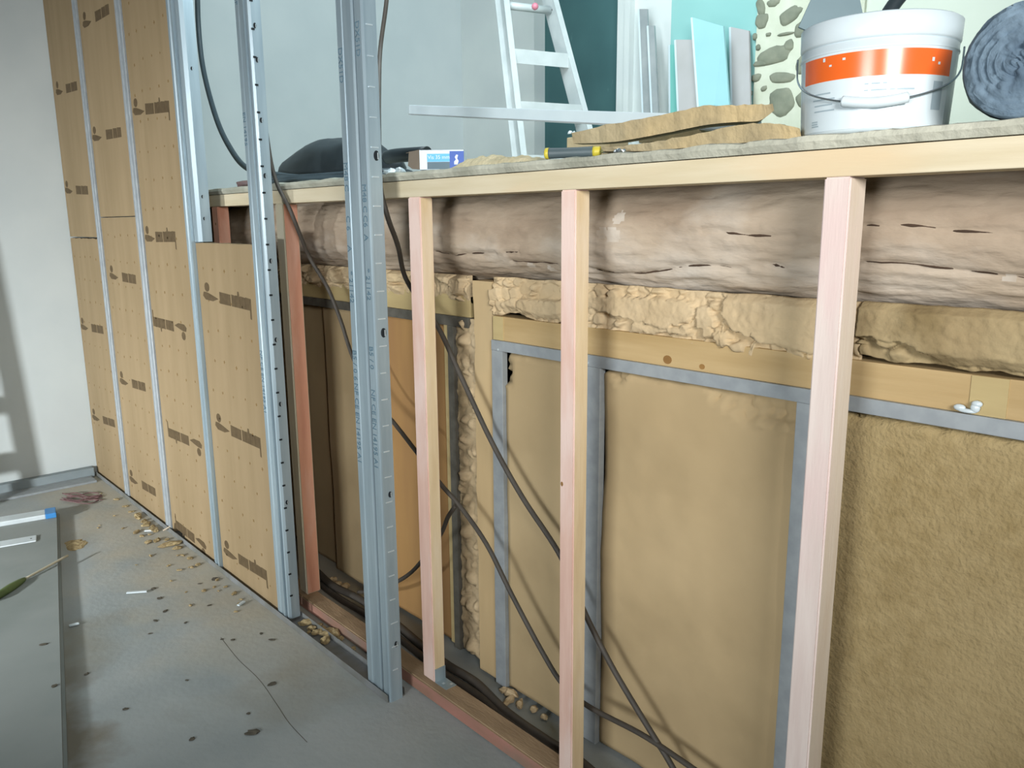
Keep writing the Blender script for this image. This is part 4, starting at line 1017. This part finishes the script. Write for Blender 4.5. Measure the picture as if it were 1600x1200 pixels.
# boards leaning against the back wall
def lean_board(px0, px1, pytop, depthpx, m, label, tilt_px=12, th=0.0125, z0=ZS, y=3.72, ytop=3.86, slope=0):
    a_ = P(px0, 240, 1, y); b_ = P(px1, 240, 1, y); top_l = P(px0-tilt_px, pytop, 1, ytop); top_r = P(px1-tilt_px, pytop+slope, 1, ytop)
    pts = [Vector((a_.x, y, ZS)), Vector((b_.x, y, ZS)), Vector((top_r.x, ytop, top_r.z)), Vector((top_l.x, ytop, top_l.z))]
    bm = bmesh.new(); fan(bm, pts, 0, (0.0, th, 0.0))
    # light cut edge on the left
    e = Vector((-0.012, 0, 0)); fan(bm, [pts[0], pts[3], pts[3]+e, pts[0]+e], 1, (0, th, 0))
    return tag(obj('plasterboard_offcut', bm, [m, M_white]), label, 'plasterboard', 'board offcuts leaning on the back wall')
lean_board(1012, 1024, 14, 0, M_alud, 'narrow grey strip leaning left of the green wall, outer of the two', 13, y=3.62, ytop=3.80)
lean_board(1027, 1036, 40, 0, M_alud, 'narrow grey strip leaning left of the green wall, inner of the two', 14, y=3.54, ytop=3.74)
lean_board(1050, 1066, 70, 0, mat('green_edge', '#6fb3ab', '#78bab2', 4, 0.85), 'dark edged green board strip leaning behind the grey offcut', 3, y=3.75, ytop=3.86)
lean_board(1150, 1178, 42, 0, M_lilac, 'grey board offcut leaning right of the light aqua one', 8, y=3.70, ytop=3.86, slope=6)
lean_board(1068, 1108, 62, 0, M_lilac, 'grey board offcut leaning left of the light aqua one', 12, y=3.62, ytop=3.78)
lean_board(1104, 1152, 27, 0, mat('light_aqua', '#93c0c6', '#8dbac1', 3, 0.85), 'light aqua plasterboard offcut leaning in front of the grey ones', 22, y=3.54, ytop=3.72, slope=14)

# ------------------------------------------------------------------ lower left: boards on the floor with tools
A = P(92, 800, 2, 0.026); B = P(105, 1200, 2, 0.026); 
ex = (B-A).normalized(); lf = Vector((-ex.y, ex.x, 0));
if lf.dot(rt) > 0: lf = -lf
A2 = A-ex*0.02; B2 = B+ex*0.9
for k, (off, m_, lab) in enumerate(((0.0, M_pbgrey, 'lower grey board of the two sheets lying on the floor at left'), (-0.012, M_pbgrey, 'top grey board of the two sheets on the floor at left, carrying the level'))):
    z0 = 0.001+0.0128*k
    pts = [A2-lf*(-off)*-1, B2-lf*(-off)*-1, B2+lf*0.68, A2+lf*0.68]
    pts = [Vector((p_.x, p_.y, z0)) for p_ in (A2+lf*(0.0 if k == 0 else 0.010), B2+lf*(0.0 if k == 0 else 0.010), B2+lf*0.68, A2+lf*0.68)]
    bm = bmesh.new(); fan(bm, pts, 0, (0, 0, 0.0123)); 
    e_ = 0.004; fan(bm, [pts[0]-lf*0.0008+Vector((0, 0, .003)), pts[1]-lf*0.0008+Vector((0, 0, .003)), pts[1]-lf*0.0008+Vector((0, 0, .0095)), pts[0]-lf*0.0008+Vector((0, 0, .0095))], 1, lf*0.0005)
    tag(obj('plasterboard_sheet', bm, [m_, M_pbedge]), lab, 'plasterboard')
ZB = 0.0268
def floor_bar(p0, p1, w, h, mats, name, label, cat, cap=None):
    a_ = P(*p0, 2, ZB); b_ = P(*p1, 2, ZB); e_ = (b_-a_).normalized(); s_ = Vector((-e_.y, e_.x, 0)); L_ = (b_-a_).length
    M_ = Matrix(((e_.x, s_.x, 0, a_.x), (e_.y, s_.y, 0, a_.y), (0, 0, 1, ZB), (0, 0, 0, 1)))
    t_ = thing(name, label, cat, (b_.x, b_.y, ZB))
    b2 = box((0, -w/2, 0), (L_-(0.045 if cap else 0), w/2, h), 0.003); b2.transform(M_); obj('beam' if cap else 'bar', b2, mats[0], t_)
    if cap:
        b2 = box((L_-0.045, -w/2-0.004, 0), (L_, w/2+0.004, h+0.003), 0.003); b2.transform(M_); obj('end_cap', b2, mats[1], t_, label='blue plastic end cap')
    else:
        b2 = bmesh.new(); fan(b2, [(L_-0.02+0.004*math.cos(a), 0.004*math.sin(a), h+0.0004) for a in [2*math.pi*i/10 for i in range(10)]], 0, (0, 0, -0.0006)); b2.transform(M_); obj('hang_hole', b2, M_hole, t_)
floor_bar((-80, 832), (88, 804), 0.085, 0.022, [M_alu, M_blue], 'spirit_level', 'silver spirit level with a blue end cap on the grey boards', 'level', cap=True)
floor_bar((-60, 862), (57, 842), 0.075, 0.006, [M_alu], 'metal_bar', 'flat silver bar with a small hole below the level on the grey boards', 'bar')
# thin stick and green tool
a = P(106, 868, 2, ZB+0.012); b = P(38, 905, 2, ZB+0.008); c = P(-10, 935, 2, ZB+0.014)
t = thing('scraper', 'green handled tool with a long thin shaft on the grey boards', 'tool', (b.x, b.y, ZB))
bm = bmesh.new(); tube(bm, [a, a.lerp(b, 0.5), b], 0.005, 8, k=3); obj('shaft', bm, mat('light_stick', '#c0b8a2', '#b3ab96', 10, 0.6), t)
bm = bmesh.new(); tube(bm, [b, b.lerp(c, .3), b.lerp(c, .7), c], lambda u: 0.008+0.008*math.sin(min(1, u*1.4)*2.2), 12, k=4); obj('handle', bm, M_green, t)

# ------------------------------------------------------------------ floor debris
for (px, py, w, rot, lab) in ((214, 926, 0.075, 0.15, 'longest white plastic scrap on the floor, lying near a torn dark flake'), (377, 944, 0.035, 1.2, 'small white scrap on the floor close to the brown board'), (116, 977, 0.032, 0.6, 'small white scrap beside the edge of the grey boards'), (233, 830, 0.04, 0.1, 'white scrap among the rubble under the chipped board corner')):
    p = P(px, py, 2, 0.003); M_ = Matrix.Translation(p) @ Matrix.Rotation(YAW*-1+rot+0, 4, 'Z')
    b2 = box((-w/2, -0.006, 0), (w/2, 0.006, 0.006), 0.002); b2.transform(M_)
    tag(obj('plastic_scrap', b2, M_white), lab, 'scrap')
rnd = random.Random(3)
for (px, py, s) in ((250, 935, .014), (258, 955, .012), (243, 970, .010), (335, 905, .02), (312, 912, .008), (327, 946, .010), (290, 973, .010), (235, 990, .008), (347, 999, .008), (364, 1000, .010), (425, 1000, .012), (408, 990, .008), (68, 1007, .014), (85, 1072, .014), (196, 1108, .010), (395, 1145, .022), (135, 1053, .010), (300, 1155, .012), (425, 1069, .014), (292, 1063, .008), (388, 1115, .008), (240, 920, .014)):
    zb_ = ZB if px < 95 else 0.001
    p = P(px, py, 2, zb_); chunk(p.x, p.y, zb_, s*0.75, M_dirt, 'dirt_flake', 'small dark flake of dirt lying on the concrete floor', 'flake', 'dark flakes on the floor', 0.22)
# beige crumbs along the boards
k = 0
for (px, py, s) in ((195, 778, .016), (212, 788, .014), (222, 806, .030), (205, 800, .012), (228, 822, .02), (240, 828, .022), (213, 832, .018), (250, 822, .02), (262, 826, .018), (222, 838, .014), (268, 842, .016), (245, 845, .02), (232, 848, .022), (282, 856, .02), (275, 850, .03), (262, 852, .03), (300, 872, .016), (312, 882, .014), (345, 905, .012), (360, 915, .010), (258, 812, .02), (236, 812, .018), (375, 925, .014), (383, 935, .010)):
    p = P(px, py, 2, 0.001); chunk(p.x, min(p.y, 1.11), 0.001, s*0.95, M_dust if k % 3 else M_fillo, 'rubble_lump', 'beige crumb lying along the foot of the brown boards', 'rubble', 'beige crumbs along the brown boards', 0.35); k += 1
for i_ in range(26):
    x_ = rnd.uniform(-4.5, -2.7); y_ = 1.12-abs(rnd.gauss(0, 0.10))
    chunk(x_, y_, 0.001, rnd.uniform(.004, .009), M_fillo, 'rubble_lump', 'beige crumb lying along the foot of the brown boards', 'rubble', 'beige crumbs along the brown boards', 0.5)
# sandy dust patches (flat, irregular)
def patch(pts, m, label, z=0.0008, h=0.003, cat='dust'):
    bm = bmesh.new(); cs = smooth_pts([P(a, b, 2, z) for a, b in pts+[pts[0]]], 8)[:-1]
    out = [c_+Vector((0.02*nz(c_.x, c_.y, 0, 25, 4), 0.02*nz(c_.x, c_.y, 9, 25, 4), 0)) for c_ in cs]
    ctr = sum(out, Vector())/len(out); ctr.z = z+h
    cv = bm.verts.new(ctr); vs_ = [bm.verts.new(v) for v in out]; mid_ = [bm.verts.new(v.lerp(ctr, 0.35)+Vector((0, 0, h*0.6))) for v in out]
    n_2 = len(vs_)
    for i in range(n_2):
        bm.faces.new((vs_[i], vs_[(i+1) % n_2], mid_[(i+1) % n_2], mid_[i])); bm.faces.new((mid_[i], mid_[(i+1) % n_2], cv))
    return tag(obj('dust_patch', bm, m), label, cat, None, 'stuff')
M_df = mat('floor_dust', '#a39f90', '#8f8c80', 25, 0.95, bump=0.3, bscale=60)
M_dbr = mat('brown_floor_dust', '#6f6451', '#5d5444', 25, 0.95, bump=0.3, bscale=60)
patch([(103, 848), (120, 843), (138, 848), (125, 858), (106, 862)], M_dust, 'small tan dust heap beside the edge of the grey boards')
# red net near the corner
bm = bmesh.new()
for i in range(9):
    y0_ = 772+i*1.4
    tube(bm, [P(100+rnd.uniform(-6, 6), y0_+rnd.uniform(-3, 3), 2, 0.008), P(120, y0_+rnd.uniform(-5, 5), 2, 0.012), P(140, y0_+rnd.uniform(-4, 4), 2, 0.010), P(158+rnd.uniform(-6, 6), y0_-2+rnd.uniform(-3, 3), 2, 0.006)], 0.003, 6, k=4)
tag(obj('red_twine', bm, M_red), 'dull red tangle of twine on the floor near the white wall corner', 'twine')
# torn stick by chipped corner
bm = bmesh.new(); tube(bm, [P(255, 829, 2, 0.012), P(283, 813, 2, 0.05)], 0.004, 6, k=2)
tag(obj('wood_splinter', bm, mat('pale_wood', '#b7a996', '#ab9d8a', 20, 0.8)), 'pale wood splinter leaning at the chipped board corner', 'splinter')

# ------------------------------------------------------------------ ladder outside the frame (its shadow falls on the white wall)
g2 = Vector((-4.55, 0.447, 0)); g1 = g2+Vector((0, -0.42, 0))
build_ladder(g1, g2, 1.6, 'aluminium ladder just outside the left edge casting its shadow on the white wall', 0.26, 5, 0.27, 0.0, 0.053, (g1+g2)/2, 0.025)
